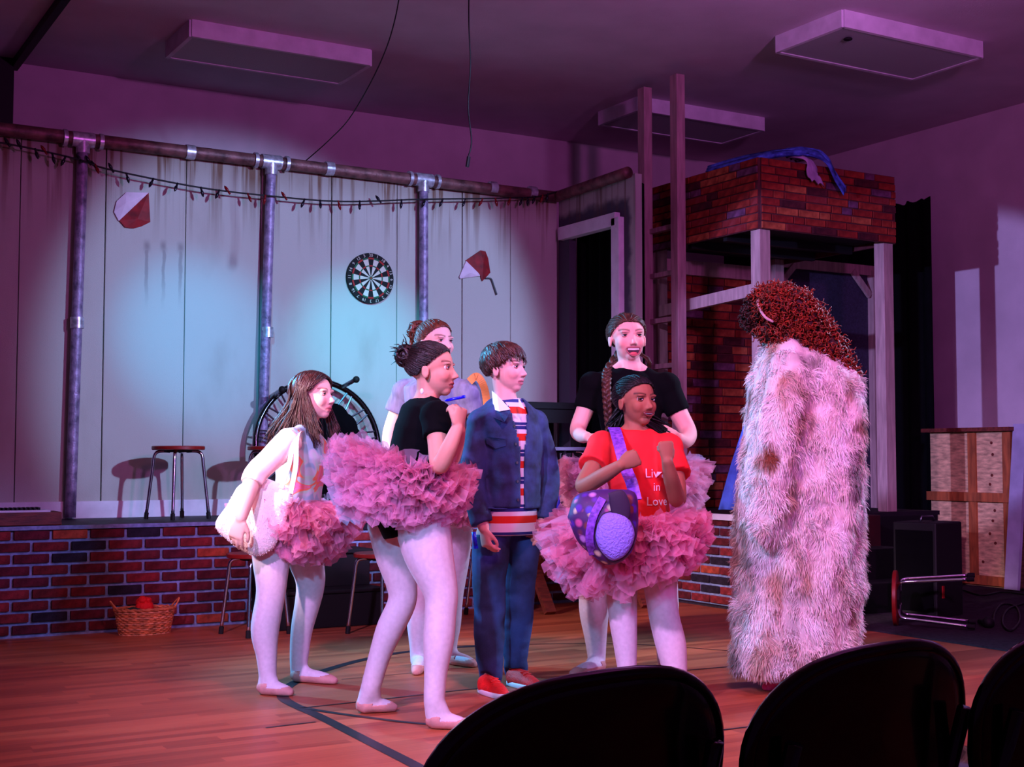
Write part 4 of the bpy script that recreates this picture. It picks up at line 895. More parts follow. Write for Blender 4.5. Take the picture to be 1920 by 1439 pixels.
def blades(me, count, length, width, rnd_seed, colf, dirf, name, parent, mat='fur_attr', nw=0.5):
    """fur: tapered curved blades rooted on the surface of a mesh"""
    rng = np.random.default_rng(rnd_seed); me.calc_loop_triangles(); T = np.empty(len(me.loop_triangles)*3, np.int32); me.loop_triangles.foreach_get('vertices', T); T = T.reshape(-1, 3)
    V = verts(me).astype(np.float64); Nn = normals(me).astype(np.float64); A, B, C_ = V[T[:, 0]], V[T[:, 1]], V[T[:, 2]]
    ar = np.linalg.norm(np.cross(B-A, C_-A), axis=1); idx = rng.choice(len(T), count, p=ar/ar.sum()); r1 = np.sqrt(rng.random(count)); r2 = rng.random(count)
    w0, w1, w2 = (1-r1)[:, None], (r1*(1-r2))[:, None], (r1*r2)[:, None]; t = T[idx]
    p = A[idx]*w0+B[idx]*w1+C_[idx]*w2; n = Nn[t[:, 0]]*w0+Nn[t[:, 1]]*w1+Nn[t[:, 2]]*w2; n /= np.linalg.norm(n, axis=1)[:, None]+1e-9
    d = dirf(p, n, rng); d /= np.linalg.norm(d, axis=1)[:, None]+1e-9
    ln = length[0]+(length[1]-length[0])*rng.random(count); wd = width[0]+(width[1]-width[0])*rng.random(count)
    sd = np.cross(d, n+0.3*rng.normal(size=n.shape)); sd /= np.linalg.norm(sd, axis=1)[:, None]+1e-9
    rows = []
    for s, ww in ((0.0, 0.9), (0.55, 1.0), (1.0, 0.12)):
        q = p-n*0.004+d*(ln*s)[:, None]+n*(ln*nw*math.sin(s*PI*0.75)*0.5)[:, None]+np.array((0, 0, -1))*(ln*0.25*s*s)[:, None]
        rows += [q-sd*(wd*ww/2)[:, None], q+sd*(wd*ww/2)[:, None]]
    W = np.stack(rows, 1).reshape(-1, 3); base = (np.arange(count)*6)[:, None]
    Fq = np.concatenate([base+np.array(f) for f in ((0, 1, 3, 2), (2, 3, 5, 4))], 0)
    m2 = bpy.data.meshes.new(name); m2.vertices.add(len(W)); m2.vertices.foreach_set('co', W.ravel().astype(np.float32))
    m2.loops.add(Fq.size); m2.loops.foreach_set('vertex_index', Fq.ravel().astype(np.int32)); m2.polygons.add(len(Fq)); m2.polygons.foreach_set('loop_start', np.arange(0, Fq.size, 4, dtype=np.int32))
    m2.update(calc_edges=True); c = colf(p, rng); set_col(m2, np.repeat(c, 6, 0)); m2.shade_smooth()
    return link(name, m2, mat, parent, True)

SKINV = 0.0049
def figure(label, base, S):
    """S: dict(tf, rings, head(C,f,H,..), neckr, arms, legs, hands ...). Builds one continuous body mesh and the clothing over it"""
    t = thing('person', label, 'person', base); mb = MB(); S['t'] = t
    rg = rings_px(S['rings'], S['tf']); S['rg'] = rg; mb.loft(rg, 28, power=2.3)
    h = S['head']; h.add(mb); nb_, nr = S['neck']; npts = [nb_, (Vector(nb_)+h.L(0, -0.10, -0.22))/2+h.f*0.004, h.L(0, -0.10, -0.15)]; mb.capsule(npts, [nr*1.12, nr, nr], 16)
    S['limbs'] = []; nm = Vector(nb_).lerp(h.L(0, -0.10, -0.22), 0.35); S['nm'] = nm; S['nr'] = nr
    for a in S['arms']:
        pts, rs = limb(a['pts']); mb.capsule(pts, rs, 14); S['limbs'].append((pts, rs)); mb.capsule([nm, nm.lerp(pts[0], 0.55)-UV*0.006, pts[0]+UV*rs[0]*0.1], [nr*0.75, nr*0.62, rs[0]*0.85], 12)
        hn = a['hand']; d = hn.get('d') or (pts[-1]-pts[-4]); hand(mb, pts[-1], d, hn['n'], hn['th'], hn['curl'], hn.get('s', 0.85))
    S['lg'] = [leg(mb, *l) for l in S['legs']]
    me = remesh(mb, S.get('vox', SKINV), 3, 'body'); h.post(me, S['skin'], S['brow'], S.get('lips', (0.72, 0.30, 0.32)), S.get('mouth', True)); clamp_floor(me, 0.004)
    S['body'] = link('body', me, 'skin', t, True)
    if S.get('eyes') is not None: h.eyes(t, skin=S['skin'], **S['eyes'])
    return t
def legwear(S, mat, name='tights', e=0.004, ring0=None, vox=0.0085):
    mb = MB()
    for l in S['lg']:
        mb.capsule(l['pts'], [r+e for r in l['rs']], 16); l['addfoot'](mb, e*0.6); mb.capsule([l['pts'][-1], l['foot'][0]], [l['rs'][-1]+e, 0.030], 14); mb.capsule([l['pts'][-1], l['foot'][1]], [l['rs'][-1]+e, 0.026], 14)
    if ring0 is not None: mb.loft(inflate(S['rg'][ring0:], e), 28, power=2.3)
    me = remesh(mb, vox, 3, name); clamp_floor(me, 0.0035); return link(name, me, mat, S['t'], True)
def slippers(S, mat='slipper', e=0.0045):
    for l in S['lg']:
        mb = MB(); l['addfoot'](mb, e); me = remesh(mb, 0.005, 2, 'ballet_slipper')
        v = verts(me).astype(np.float64); h = np.array(l['heel']); dd = np.array(l['dd']); s = (v-h)@dd; ln = (l['toe']-l['heel']).length
        cut = np.where((s > 0.055) & (s < ln*0.62), 0.028, np.where(s >= ln*0.62, 0.028+0.25*(s-ln*0.62), 0.050))
        bm = bmesh.new(); bm.from_mesh(me); bm.verts.ensure_lookup_table()
        dead = [f for f in bm.faces if all(v[q.index][2] > cut[q.index] for q in f.verts)]; bmesh.ops.delete(bm, geom=dead, context='FACES'); bm.to_mesh(me); bm.free()
        clamp_floor(me, 0.002); o = link('ballet_slipper', me, mat, S['t'], True); q = o.modifiers.new('s', 'SOLIDIFY'); q.thickness = 0.003
def top(S, mat, ra, rb, sleeve, e=0.009, name='shirt', vox=0.008, wr=0.003, extra=None, es=0.008, seed=1, flare=0.0, start=0):
    """shirt over torso rings ra..rb with sleeves covering a fraction of each arm"""
    mb = MB(); mb.loft(inflate(S['rg'][ra:rb], e), 28, power=2.3)
    for (pts, rs), fr in zip(S['limbs'], sleeve if hasattr(sleeve, '__len__') else [sleeve]*9):
        k = max(2, int(len(pts)*fr)+1); P_ = pts[start:k]; r_ = [r+es+flare*(i/(k-1)) for i, r in enumerate(rs[start:k])]
        mb.tube([P_[0]+(P_[0]-P_[1])*1.5]+P_, [r_[0]*0.8]+r_, 16); mb.ball(P_[0], r_[0]*1.12, 16, 12)
    for pts, rs in S['limbs']:
        nm = S['nm']; mb.capsule([nm.lerp(pts[0], 0.42)-UV*0.004, nm.lerp(pts[0], 0.6)-UV*0.006, pts[0]+UV*rs[0]*0.1], [S['nr']*0.62+e*0.7, S['nr']*0.62+e*0.8, rs[0]*0.85+e], 12)
    if extra: extra(mb)
    me = remesh(mb, vox, 3, name); wrinkle(me, wr, 14, seed); return link(name, me, mat, S['t'], True)
# ================================================================== PEOPLE
def hl(f, lift=0.0): return float(np.interp(f, (-1, -0.3, 0.1, 0.5, 0.8, 1), (-0.62, -0.62, -0.22, 0.22, 0.55, 0.66)))+lift
def hairline(n, lift=0.0, f0=-0.98, f1=0.86):
    out = []
    for i in range(n):
        f = f0+(f1-f0)*i/(n-1); u = hl(f, lift); q = 1-f*f-u*u
        if q > 0:
            s = math.sqrt(q); out += [(s, f, u), (-s, f, u)]
    u = hl(0.82, lift)
    for s in np.linspace(-0.3, 0.3, 9): out.append((float(s), math.sqrt(max(0.01, 1-s*s-u*u)), u))
    return out
def slick(mb, h, to, rnd, n=34, off=0.022, off1=0.045, r=0.0105, lift=0.0):
    n = int(n*2.6); r *= 0.55
    cap_mesh(mb, h, lambda s, f, u: u > hl(f, lift+0.04), off*0.9)
    for d in hairline(n, lift): lock(mb, h.path(d, to, 7, off*0.55, off1), r*rnd.uniform(0.8, 1.2), rnd, 6, 0.55, 0.002, 0.6)
def bun(mb, c, r, rnd, n=26):
    c = Vector(c); mb.ball(c, r*0.8)
    for k in range(n):
        ax = Vector((rnd.gauss(0, 1), rnd.gauss(0, 1), rnd.gauss(0, 1))).normalized(); a = ax.orthogonal().normalized(); b = ax.cross(a); ph = rnd.uniform(0, 6); hgt = rnd.uniform(-0.5, 0.5)*r; rr = math.sqrt(r*r-hgt*hgt)
        mb.tube([c+ax*hgt+(a*math.cos(ph+t*0.35)+b*math.sin(ph+t*0.35))*rr*(1+0.05*math.sin(t)) for t in range(11)], [r*0.16*math.sin(PI*(t+0.6)/11.6)+0.002 for t in range(11)], 6)
def wisps(mb, c, d, n, ln, rnd, r=0.0022):
    for k in range(n):
        q = Vector(d)+Vector((rnd.gauss(0, .5), rnd.gauss(0, .5), rnd.gauss(0, .5))); p = Vector(c)+Vector((rnd.gauss(0, .012), rnd.gauss(0, .012), rnd.gauss(0, .012)))
        mb.tube([p, p+q*ln*0.5, p+q*ln+Vector((0, 0, -ln*0.3))], [r, r, r*0.3], 5)
def pillow(poly, F, th, mb=None, rings=6, warp=None):
    """soft bag shape: photo outline at depth F, bulging th to both sides"""
    mb = mb or MB(); sp = spline([tuple(P(x, y, F)) for x, y in list(poly)+[poly[0]]], 5)[:-1]; pts = [Vector(p) for p in sp]; c = sum(pts, Vector())/len(pts); k = len(pts); vs = []; fs = []
    lv = [(1.0, 0.0)]+[(math.cos(PI/2*i/rings), math.sin(PI/2*i/rings)) for i in range(1, rings)]
    for sgn in (-1, 1):
        o = len(vs)
        for s, hgt in lv: vs += [c+(p-c)*s+FV*sgn*th*hgt**0.8 for p in pts]
        vs.append(c+FV*sgn*th)
        for i in range(len(lv)-1):
            for j in range(k): fs.append((o+i*k+j, o+i*k+(j+1) % k, o+(i+1)*k+(j+1) % k, o+(i+1)*k+j))
        for j in range(k): fs.append((o+(len(lv)-1)*k+j, o+(len(lv)-1)*k+(j+1) % k, o+len(lv)*k))
    return mb.add(vs, fs)
def ribbon(pts, wd, wdir, th=0.004):
    sp = spline([tuple(p) for p in pts], 6); mb = MB(); k = len(sp); vs = []
    for i, p in enumerate(sp):
        t = Vector(sp[min(i+1, k-1)]-sp[max(i-1, 0)]).normalized(); w_ = Vector(wdir); w_ = (w_-t*w_.dot(t)).normalized(); n = t.cross(w_); p = Vector(p)
        vs += [p-w_*wd/2-n*th, p+w_*wd/2-n*th, p+w_*wd/2+n*th, p-w_*wd/2+n*th]
    fs = [(i*4+j, i*4+(j+1) % 4, (i+1)*4+(j+1) % 4, (i+1)*4+j) for i in range(k-1) for j in range(4)]+[(3, 2, 1, 0), tuple((k-1)*4+j for j in range(4))]
    return mb.add(vs, fs)

# ---------------------------------------------------------------- girl with the white tote bag
rnd = random.Random(11); F0 = 5.9
A = dict(tf=rfz(0.92, -0.38, 0), skin=(0.90, 0.70, 0.64), brow=(0.45, 0.28, 0.22), lips=(0.78, 0.38, 0.40),
  rings=[(572, 806, F0, 24, 22), (569, 826, F0, 56, 34), (568, 858, F0, 56, 43), (560, 912, F0, 46, 37), (548, 962, F0, 58, 44), (542, 1002, F0, 54, 42)],
  head=Head(P(590, 743, F0), rfz(0.93, -0.37, 0), 0.212, pitch=0.02), neck=(P(573, 808, F0), 0.043),
  arms=[dict(pts=[(546, 824, 5.74, 21), (511, 858, 5.66, 19), (477, 893, 5.60, 17), (464, 932, 5.56, 15), (452, 972, 5.53, 11)], hand=dict(d=rfz(-0.30, 0.05, -1), n=rfz(0.3, 1, 0), th=1, curl=0.28, s=0.92)),
        dict(pts=[(585, 826, 6.06, 19), (592, 865, 6.10, 16), (588, 905, 6.10, 14), (588, 935, 6.04, 12), (588, 960, 6.0, 10)], hand=dict(n=rfz(-1, 0, 0), th=1, curl=0.5))],
  legs=[([(512, 1000, 40), (509, 1050, 34), (508, 1110, 26), (497, 1180, 25), (500, 1230, 18), (502, 1268, 15)], (484, 1302), (551, 1306), 5.80),
        ([(568, 1000, 38), (574, 1050, 32), (582, 1100, 25), (566, 1180, 19), (561, 1230, 16), (560, 1258, 14)], (547, 1278), (633, 1284), 6.0)],
  eyes=dict(gaze=(0.1, 0.0), iris=(0.30, 0.26, 0.24)))
t = figure('girl in pastel leotard and pink tutu leaning forward with a white tote bag', atz(545, 1290, 0), A)
m = M('leotard_pastel', (0.7, 0.7, 0.75), 0.35, spec=0.5); N, L = nodes(m); nz_ = N.new('ShaderNodeTexNoise'); nz_.inputs['Scale'].default_value = 7.5; nz_.inputs['Detail'].default_value = 2; nz_.inputs['Distortion'].default_value = 1.2
rp = N.new('ShaderNodeValToRGB'); rp.color_ramp.interpolation = 'EASE'; els = rp.color_ramp.elements; els[0].position = 0.40; els[0].color = lin((0.58, 0.72, 0.80)); els[1].position = 0.74; els[1].color = lin((0.95, 0.42, 0.30))
for ps, c in ((0.47, (0.78, 0.78, 0.84)), (0.54, (0.70, 0.86, 0.80)), (0.58, (0.96, 0.50, 0.34)), (0.65, (0.90, 0.50, 0.66))): e = els.new(ps); e.color = lin(c)
tc = N.new('ShaderNodeTexCoord'); L.new(tc.outputs['Object'], nz_.inputs['Vector']); L.new(nz_.outputs['Fac'], rp.inputs[0]); L.new(rp.outputs[0], N['Principled BSDF'].inputs['Base Color'])
top(A, 'leotard_pastel', 0, 6, [], e=0.006, name='leotard', wr=0.003)
M('sleeve_peach', (0.96, 0.80, 0.76), 0.7, var=0.05, vs=20)
for (pts, rs), fr in zip(A['limbs'], (15, 15)):
    mb = MB().tube([pts[0]+(pts[0]-pts[1])*1.2]+pts[:fr], [rs[0]*0.7]+[r+0.010 for r in rs[:fr]], 18); me = remesh(mb, 0.006, 2, 'sleeve'); wrinkle(me, 0.004, 16, 4); link('sleeve', me, 'sleeve_peach', t, True)
legwear(A, 'tights', ring0=4); slippers(A)
tutu(P(556, 938, F0), rfz(0.12, 0, 1), rfz(0.92, -0.38, 0), 0.10, 0.095, 0.275, t, 'tulle_pink', 5, 250, (-0.05, -1.25), lambda q: 0.86+0.05*math.sin(q), drop=0.5)
h = A['head']; mb = MB()
def keepA(s, f, u): return u > hl(f, 0.03)
cap_mesh(mb, h, keepA, 0.03)
for k in range(460):
    sg = 1 if k % 2 else -1; f = rnd.uniform(-0.75, 0.80); top_ = (0.06*sg, f, math.sqrt(max(0.02, 1-f*f)))
    fe = min(f, 0.42)*0.75-0.08; e_ = (sg*0.96, fe, -0.22+0.2*rnd.random()); pth = h.path(top_, e_, 6, 0.035, 0.055)
    if f < -0.25: pth = h.path(top_, (sg*rnd.uniform(0.2, 0.8), -0.75, -0.25), 6, 0.035, 0.06)
    p = pth[-1]; ln = rnd.uniform(0.17, 0.25); dr = h.f*(0.02 if f > 0 else -0.03)*rnd.uniform(0.4, 1.6)+RV*(-0.035*rnd.random() if f < 0.1 else 0.012)
    pth += [p+Vector((0, 0, -ln*0.35))+dr*0.5-FV*0.0, p+Vector((0, 0, -ln*0.7))+dr*1.2, p+Vector((0, 0, -ln))+dr*1.7+h.f*rnd.uniform(-0.02, 0.02)]
    lock(mb, pth, rnd.uniform(0.0028, 0.0054), rnd, 4, 0.6, 0.003, 0.25)
mb.build('hair', 'hair_brown', t, True)
# tote bag (hangs from her shoulder)
tb_ = thing('tote_bag', 'fluffy white tote bag hanging from the leaning girl\'s shoulder', 'bag', P(480, 1040, 5.63))
me = pillow([(488, 890), (549, 924), (541, 962), (524, 1010), (506, 1036), (478, 1041), (440, 1022), (405, 988), (424, 950), (447, 912)], 5.655, 0.045).mesh('bag_body')
bm = bmesh.new(); bm.from_mesh(me); bmesh.ops.remove_doubles(bm, verts=bm.verts, dist=0.0005); bmesh.ops.recalc_face_normals(bm, faces=bm.faces); bm.to_mesh(me); bm.free()
M('tote_cloth', (0.93, 0.86, 0.86), 0.85, var=0.06, vs=14, bump=0.3, bs=90); wrinkle(me, 0.006, 12, 2); o = link('bag_body', me, 'tote_cloth', tb_, True)
blades(me, 14000, (0.003, 0.008), (0.0015, 0.003), 4, lambda p, r: np.clip(srgb((0.93, 0.85, 0.86))[None, :]*(0.85+0.25*r.random(len(p)))[:, None], 0, 1), lambda p, n, r: n*0.5+np.array((0, 0, -0.6))+0.5*r.normal(size=n.shape), 'pile', o)['kind'] = 'stuff'
for (x0, y0), (x1, y1) in (((545, 926), (556, 822)), ((527, 916), (550, 822))):
    ribbon([P(x0, y0, 5.62), P((x0+x1)/2+4, (y0+y1)/2, 5.64), P(x1, y1+6, 5.68), P(x1+4, y1-10, 5.74), P(x1+14, y1-12, 5.84)], 0.020, RV).build('strap', 'tote_cloth', tb_)

# ---------------------------------------------------------------- girl in the black top with a bun
rnd = random.Random(12); F0 = 5.2
B = dict(tf=rfz(0.97, 0.22, 0), skin=(0.84, 0.58, 0.50), brow=(0.10, 0.05, 0.05), lips=(0.62, 0.26, 0.28),
  rings=[(797, 748, F0, 26, 24), (797, 766, F0, 64, 38), (789, 808, F0, 68, 46), (770, 868, F0, 56, 40), (758, 925, F0, 68, 52), (760, 968, F0, 66, 54), (768, 1000, F0, 52, 46)],
  head=Head(P(813, 694, F0), rfz(0.97, -0.22, 0), 0.215), neck=(P(799, 752, F0), 0.046),
  arms=[dict(pts=[(818, 782, 5.05, 23), (821, 828, 5.0, 20), (824, 874, 4.95, 17), (841, 842, 4.92, 16), (857, 804, 4.93, 12)], hand=dict(d=rfz(0.22, 0.1, 1), n=rfz(-0.75, 0.65, 0.1), th=1, curl=0.95, s=0.86)),
        dict(pts=[(795, 795, 5.38, 21), (830, 850, 5.42, 17), (846, 862, 5.40, 15), (858, 830, 5.32, 13), (862, 806, 5.26, 11)], hand=dict(d=rfz(0.1, -0.2, 1), n=rfz(-0.8, -0.5, 0), th=-1, curl=1.1, s=0.85))],
  legs=[([(792, 985, 50), (804, 1040, 45), (826, 1110, 31), (826, 1150, 28), (822, 1205, 27), (817, 1262, 20), (814, 1315, 18)], (799, 1366), (884, 1368), 5.13),
        ([(738, 985, 48), (743, 1040, 38), (754, 1100, 27), (753, 1132, 25), (731, 1180, 24), (712, 1230, 19), (695, 1290, 17)], (668, 1338), (746, 1334), 5.30)],
  eyes=dict(gaze=(0.05, 0.05), iris=(0.10, 0.05, 0.03)))
t = figure('girl with dark bun in black top and pink tutu holding a blue pen', atz(770, 1350, 0), B)
top(B, 'black_cloth', 0, 4, (0.20, 0.17), e=0.008, name='shirt', wr=0.003, es=0.011, flare=0.006)
mb = MB().loft(inflate(B['rg'][2:7], 0.006), 28, power=2.3); link('leotard', remesh(mb, 0.008, 2, 'leotard'), 'black_cloth', t, True)
legwear(B, 'tights'); slippers(B)
tutu(P(768, 880, F0), rfz(0.20, 0, 0.97), rfz(0.97, 0.22, 0), 0.125, 0.105, 0.26, t, 'tulle_mauve', 8, 360, (0.40, -1.15), lambda q: 0.82-0.12*math.sin(q), drop=0.32, wd=0.10)
h = B['head']; mb = MB(); slick(mb, h, (0, -0.90, 0.42), rnd, 40); bc = P(761, 668, F0); bun(mb, bc, 0.040, rnd); wisps(mb, bc+Vector((0, 0, 0.02)), -RV*0.5+UV*0.6, 22, 0.045, rnd); wisps(mb, bc, -RV, 16, 0.035, rnd)
mb.tube([h.hp((0, -0.9, 0.42), 0.03), bc], 0.024, 10); mb.build('hair', 'hair_dark', t, True)
M('earring_white', (0.95, 0.93, 0.95), 0.2); MB().ell(P(791, 734, 5.08), (RV*0.007, FV*0.004, UV*0.011)).build('earring', 'earring_white', t, True)
M('pen_blue', (0.03, 0.05, 0.85), 0.3); pn = thing('pen', 'bright blue pen held up by the girl with the dark bun', 'pen', P(850, 750, 4.95))
a_, b_ = P(834, 752, 4.93), P(872, 744, 4.90); MB().tube([a_, a_.lerp(b_, 0.12), a_.lerp(b_, 0.9)], [0.002, 0.0055, 0.0055], 10).build('barrel', 'pen_blue', pn, True); MB().tube([a_.lerp(b_, 0.88), b_], 0.0062, 10).build('cap', 'pen_blue', pn)

# ---------------------------------------------------------------- girl in the grey T-shirt behind
rnd = random.Random(13); F0 = 6.45
C = dict(vox=0.0056, tf=rfz(0.6, -0.8, 0), skin=(0.88, 0.68, 0.62), brow=(0.30, 0.18, 0.14),
  rings=[(815, 702, F0, 22, 20), (818, 722, F0, 62, 30), (820, 765, F0, 58, 38), (822, 850, F0, 46, 34), (823, 930, F0, 58, 42), (823, 985, F0, 54, 40)],
  head=Head(P(818, 643, F0), rfz(0.72, -0.69, 0), 0.218), neck=(P(815, 706, F0), 0.046),
  arms=[dict(pts=[(760, 738, 6.50, 18), (744, 776, 6.52, 16), (729, 820, 6.50, 13), (736, 858, 6.40, 12), (758, 888, 6.34, 9)], hand=dict(n=rfz(1, 0, 0), th=1, curl=0.6)),
        dict(pts=[(878, 738, 6.42, 18), (890, 776, 6.44, 15), (889, 820, 6.40, 13), (880, 858, 6.34, 11), (872, 888, 6.30, 9)], hand=dict(n=rfz(-1, 0, 0), th=-1, curl=0.6))],
  legs=[([(800, 985, 38), (796, 1050, 33), (788, 1120, 22), (785, 1165, 21), (784, 1210, 15), (784, 1240, 13)], (790, 1252), (780, 1268), 6.45),
        ([(848, 985, 38), (846, 1050, 33), (845, 1120, 22), (843, 1170, 20), (842, 1210, 14), (844, 1230, 13)], (846, 1246), (893, 1253), 6.5)],
  eyes=dict(gaze=(0.25, 0.05), iris=(0.25, 0.22, 0.22)))
t = figure('girl in grey T-shirt mostly hidden behind the girl with the dark bun', atz(825, 1248, 0), C)
M('tee_grey', (0.42, 0.41, 0.52), 0.85, var=0.10, vs=50, stretch=(1, 1, 0.3)); top(C, 'tee_grey', 0, 5, 0.26, e=0.014, wr=0.005, es=0.016, flare=0.010)
legwear(C, 'tights', ring0=4); slippers(C); tutu(P(823, 885, F0), UV, rfz(0.6, -0.8, 0), 0.11, 0.10, 0.25, t, 'tulle_rose', 6, 200, (-0.1, -1.2), drop=0.4)
h = C['head']; mb = MB(); slick(mb, h, (-0.25, -0.85, 0.55), rnd, 34); bc = P(783, 622, 6.5); bun(mb, bc, 0.048, rnd); mb.tube([h.hp((-0.2, -0.85, 0.5), 0.02), bc], 0.032, 10)
for k in range(14): lock(mb, [bc+Vector((rnd.uniform(-.02, .02), rnd.uniform(-.02, .02), 0)), bc+RV*-0.03+UV*-0.04, P(770+rnd.uniform(-6, 6), 655+rnd.uniform(0, 22), 6.5)], 0.006, rnd, 5, 0.6, 0.004)
mb.build('hair', 'hair_auburn', t, True)
M('tan_leather', (0.72, 0.44, 0.20), 0.6, var=0.15); sb = thing('shoulder_bag', 'tan shoulder bag on the girl in the grey T-shirt', 'bag', P(908, 850, 6.5))
ribbon([P(880, 716, 6.36), P(893, 706, 6.36), P(904, 718, 6.36), P(911, 742, 6.38), P(916, 790, 6.40)], 0.036, RV).build('strap', 'tan_leather', sb)
pillow([(895, 790), (935, 790), (940, 850), (915, 868), (892, 850)], 6.42, 0.05).build('bag_body', 'tan_leather', sb, True, fixn=True)

# ---------------------------------------------------------------- boy in the denim jacket
rnd = random.Random(14); F0 = 5.85
D = dict(tf=rfz(0.62, -0.78, 0), skin=(0.86, 0.62, 0.58), brow=(0.24, 0.12, 0.09), lips=(0.72, 0.36, 0.40),
  rings=[(947, 751, F0, 24, 22), (950, 776, F0, 60, 32), (953, 828, F0, 57, 40), (955, 895, F0, 52, 38), (953, 952, F0, 52, 40), (952, 1003, F0, 54, 42)],
  head=Head(P(950, 692, F0), rfz(0.87, -0.49, 0), 0.215), neck=(P(948, 757, F0), 0.048),
  arms=[dict(pts=[(904, 795, 5.80, 20), (891, 848, 5.76, 18), (886, 895, 5.74, 17), (894, 945, 5.72, 15), (907, 990, 5.70, 11)], hand=dict(d=rfz(0.16, 0, -1), n=rfz(0.75, 0.6, 0), th=1, curl=0.45, s=0.88)),
        dict(pts=[(1000, 795, 5.92, 20), (1018, 848, 5.96, 18), (1025, 895, 5.96, 17), (1022, 945, 5.92, 15), (1016, 984, 5.88, 11)], hand=dict(d=rfz(-0.16, 0, -1), n=rfz(-0.8, 0.2, 0), th=-1, curl=0.5, s=0.88))],
  legs=[([(922, 1005, 31), (919, 1060, 28), (917, 1120, 24), (918, 1180, 22), (919, 1230, 18), (920, 1268, 14)], (906, 1298), (948, 1312), 5.82),
        ([(978, 1005, 31), (975, 1060, 28), (972, 1120, 24), (970, 1180, 21), (967, 1225, 17), (967, 1258, 14)], (958, 1284), (1012, 1297), 5.92)],
  eyes=dict(gaze=(0.15, -0.12), iris=(0.16, 0.10, 0.07)))
t = figure('boy in blue denim jacket, jeans and red sneakers standing with arms down', atz(945, 1300, 0), D)
# striped polo
m = M('polo_stripes', (0.8, 0.8, 0.8), 0.8); N, L = nodes(m); tc = N.new('ShaderNodeTexCoord'); sx = N.new('ShaderNodeSeparateXYZ'); L.new(tc.outputs['Object'], sx.inputs[0])
rp = N.new('ShaderNodeValToRGB'); rp.color_ramp.interpolation = 'CONSTANT'; els = rp.color_ramp.elements
cyc = [(0.0, (0.12, 0.16, 0.45)), (0.10, (0.86, 0.82, 0.86)), (0.42, (0.80, 0.14, 0.08)), (0.68, (0.86, 0.82, 0.86)), (0.84, (0.12, 0.16, 0.45)), (0.97, (0.86, 0.82, 0.86))]
els[0].position = 0; els[0].color = lin(cyc[0][1]); els[1].position = cyc[1][0]; els[1].color = lin(cyc[1][1])
for ps, c in cyc[2:]: e = els.new(ps); e.color = lin(c)
zb = P(952, 1001, F0).z; zt = mth('FRACT', mth('DIVIDE', mth('SUBTRACT', sx.outputs['Z'], zb), 0.118)); L.new(zt, rp.inputs[0]); L.new(rp.outputs[0], N['Principled BSDF'].inputs['Base Color'])
top(D, 'polo_stripes', 0, 6, [], e=0.012, name='polo_shirt', wr=0.003)
M('denim', (0.12, 0.17, 0.33), 0.8, var=0.28, vs=16, col2=(0.19, 0.27, 0.48), bump=0.25, bs=500); M('denim_dark', (0.12, 0.19, 0.38), 0.8, var=0.35, vs=7, col2=(0.22, 0.34, 0.60), bump=0.25, bs=500)
# jacket, open down the front
jk = top(D, 'denim', 0, 5, 0.93, e=0.024, name='denim_jacket', wr=0.006, es=0.014, flare=0.006, seed=5)
me = jk.data; v = verts(me).astype(np.float64); fc = np.array(D['tf']); sd_ = np.array(D['tf'].cross(UV).normalized()); rel = v-np.array(P(953, 860, F0)); aS = rel@sd_; aF_ = rel@fc
zz = v[:, 2]; zt_ = P(950, 775, F0).z; wgap = 0.014+0.036*np.clip((zz-P(950, 850, F0).z)/(zt_-P(950, 850, F0).z), 0, 1.3); dead_v = (aF_ > 0.02) & (np.abs(aS-0.012) < wgap)
bm = bmesh.new(); bm.from_mesh(me); bmesh.ops.delete(bm, geom=[f for f in bm.faces if all(dead_v[q.index] for q in f.verts)], context='FACES'); bm.to_mesh(me); bm.free()
q = jk.modifiers.new('s', 'SOLIDIFY'); q.thickness = 0.006; bv = BVHTree.FromPolygons([tuple(p) for p in verts(jk.data)], [tuple(p.vertices) for p in jk.data.polygons])
def onto(bvh, p, d, lift=0.003):
    hit = bvh.ray_cast(Vector(p)-Vector(d)*0.6, Vector(d)); 
    return (hit[0]+hit[1]*lift*(1 if hit[1].dot(Vector(d)) < 0 else -1), hit[1]) if hit[0] is not None else (Vector(p), -Vector(d))
back = -D['tf']
for x, y in ((963, 800), (966, 833), (968, 868), (969, 903), (970, 938)):
    p, n = onto(bv, P(x, y, F0), (P(x, y, F0)-Vector((0, 0, CAMH))).normalized()); MB().tube([p, p+back*-0.004], 0.0062, 12).build('button', 'steel', jk)
p0 = [onto(bv, P(x, y, F0), (P(x, y, F0)-Vector((0, 0, CAMH))).normalized(), 0.005)[0] for x, y in ((912, 820), (930, 822), (948, 824), (948, 836), (930, 842), (912, 832))]
MB().prism(p0, -FV*0.004).build('pocket_flap', 'denim_dark', jk, fixn=True)
mb = MB(); mb.tube([onto(bv, P(x, 953+0.02*(x-900), F0), (P(x, 953, F0)-Vector((0, 0, CAMH))).normalized(), 0.002)[0] for x in range(915, 966, 6)], 0.011, 8, flat=0.4); mb.build('waistband', 'denim_dark', jk, True)
# collars
def collar(mat, name, poly, F, par): MB().prism([P(x, y, F_) for (x, y), F_ in zip(poly, F)], -FV*0.005).build(name, mat, par, fixn=True)
M('collar_white', (0.90, 0.88, 0.92), 0.8)
collar('collar_white', 'shirt_collar', [(922, 733), (932, 741), (957, 768), (936, 772), (925, 768)], [5.83, 5.77, 5.70, 5.70, 5.75], t)
collar('collar_white', 'shirt_collar', [(972, 746), (976, 752), (984, 768), (973, 763)], [5.76, 5.76, 5.74, 5.74], t)
collar('denim', 'jacket_collar', [(915, 760), (926, 768), (938, 773), (958, 771), (946, 792), (912, 778)], [5.80, 5.75, 5.71, 5.68, 5.69, 5.74], jk)
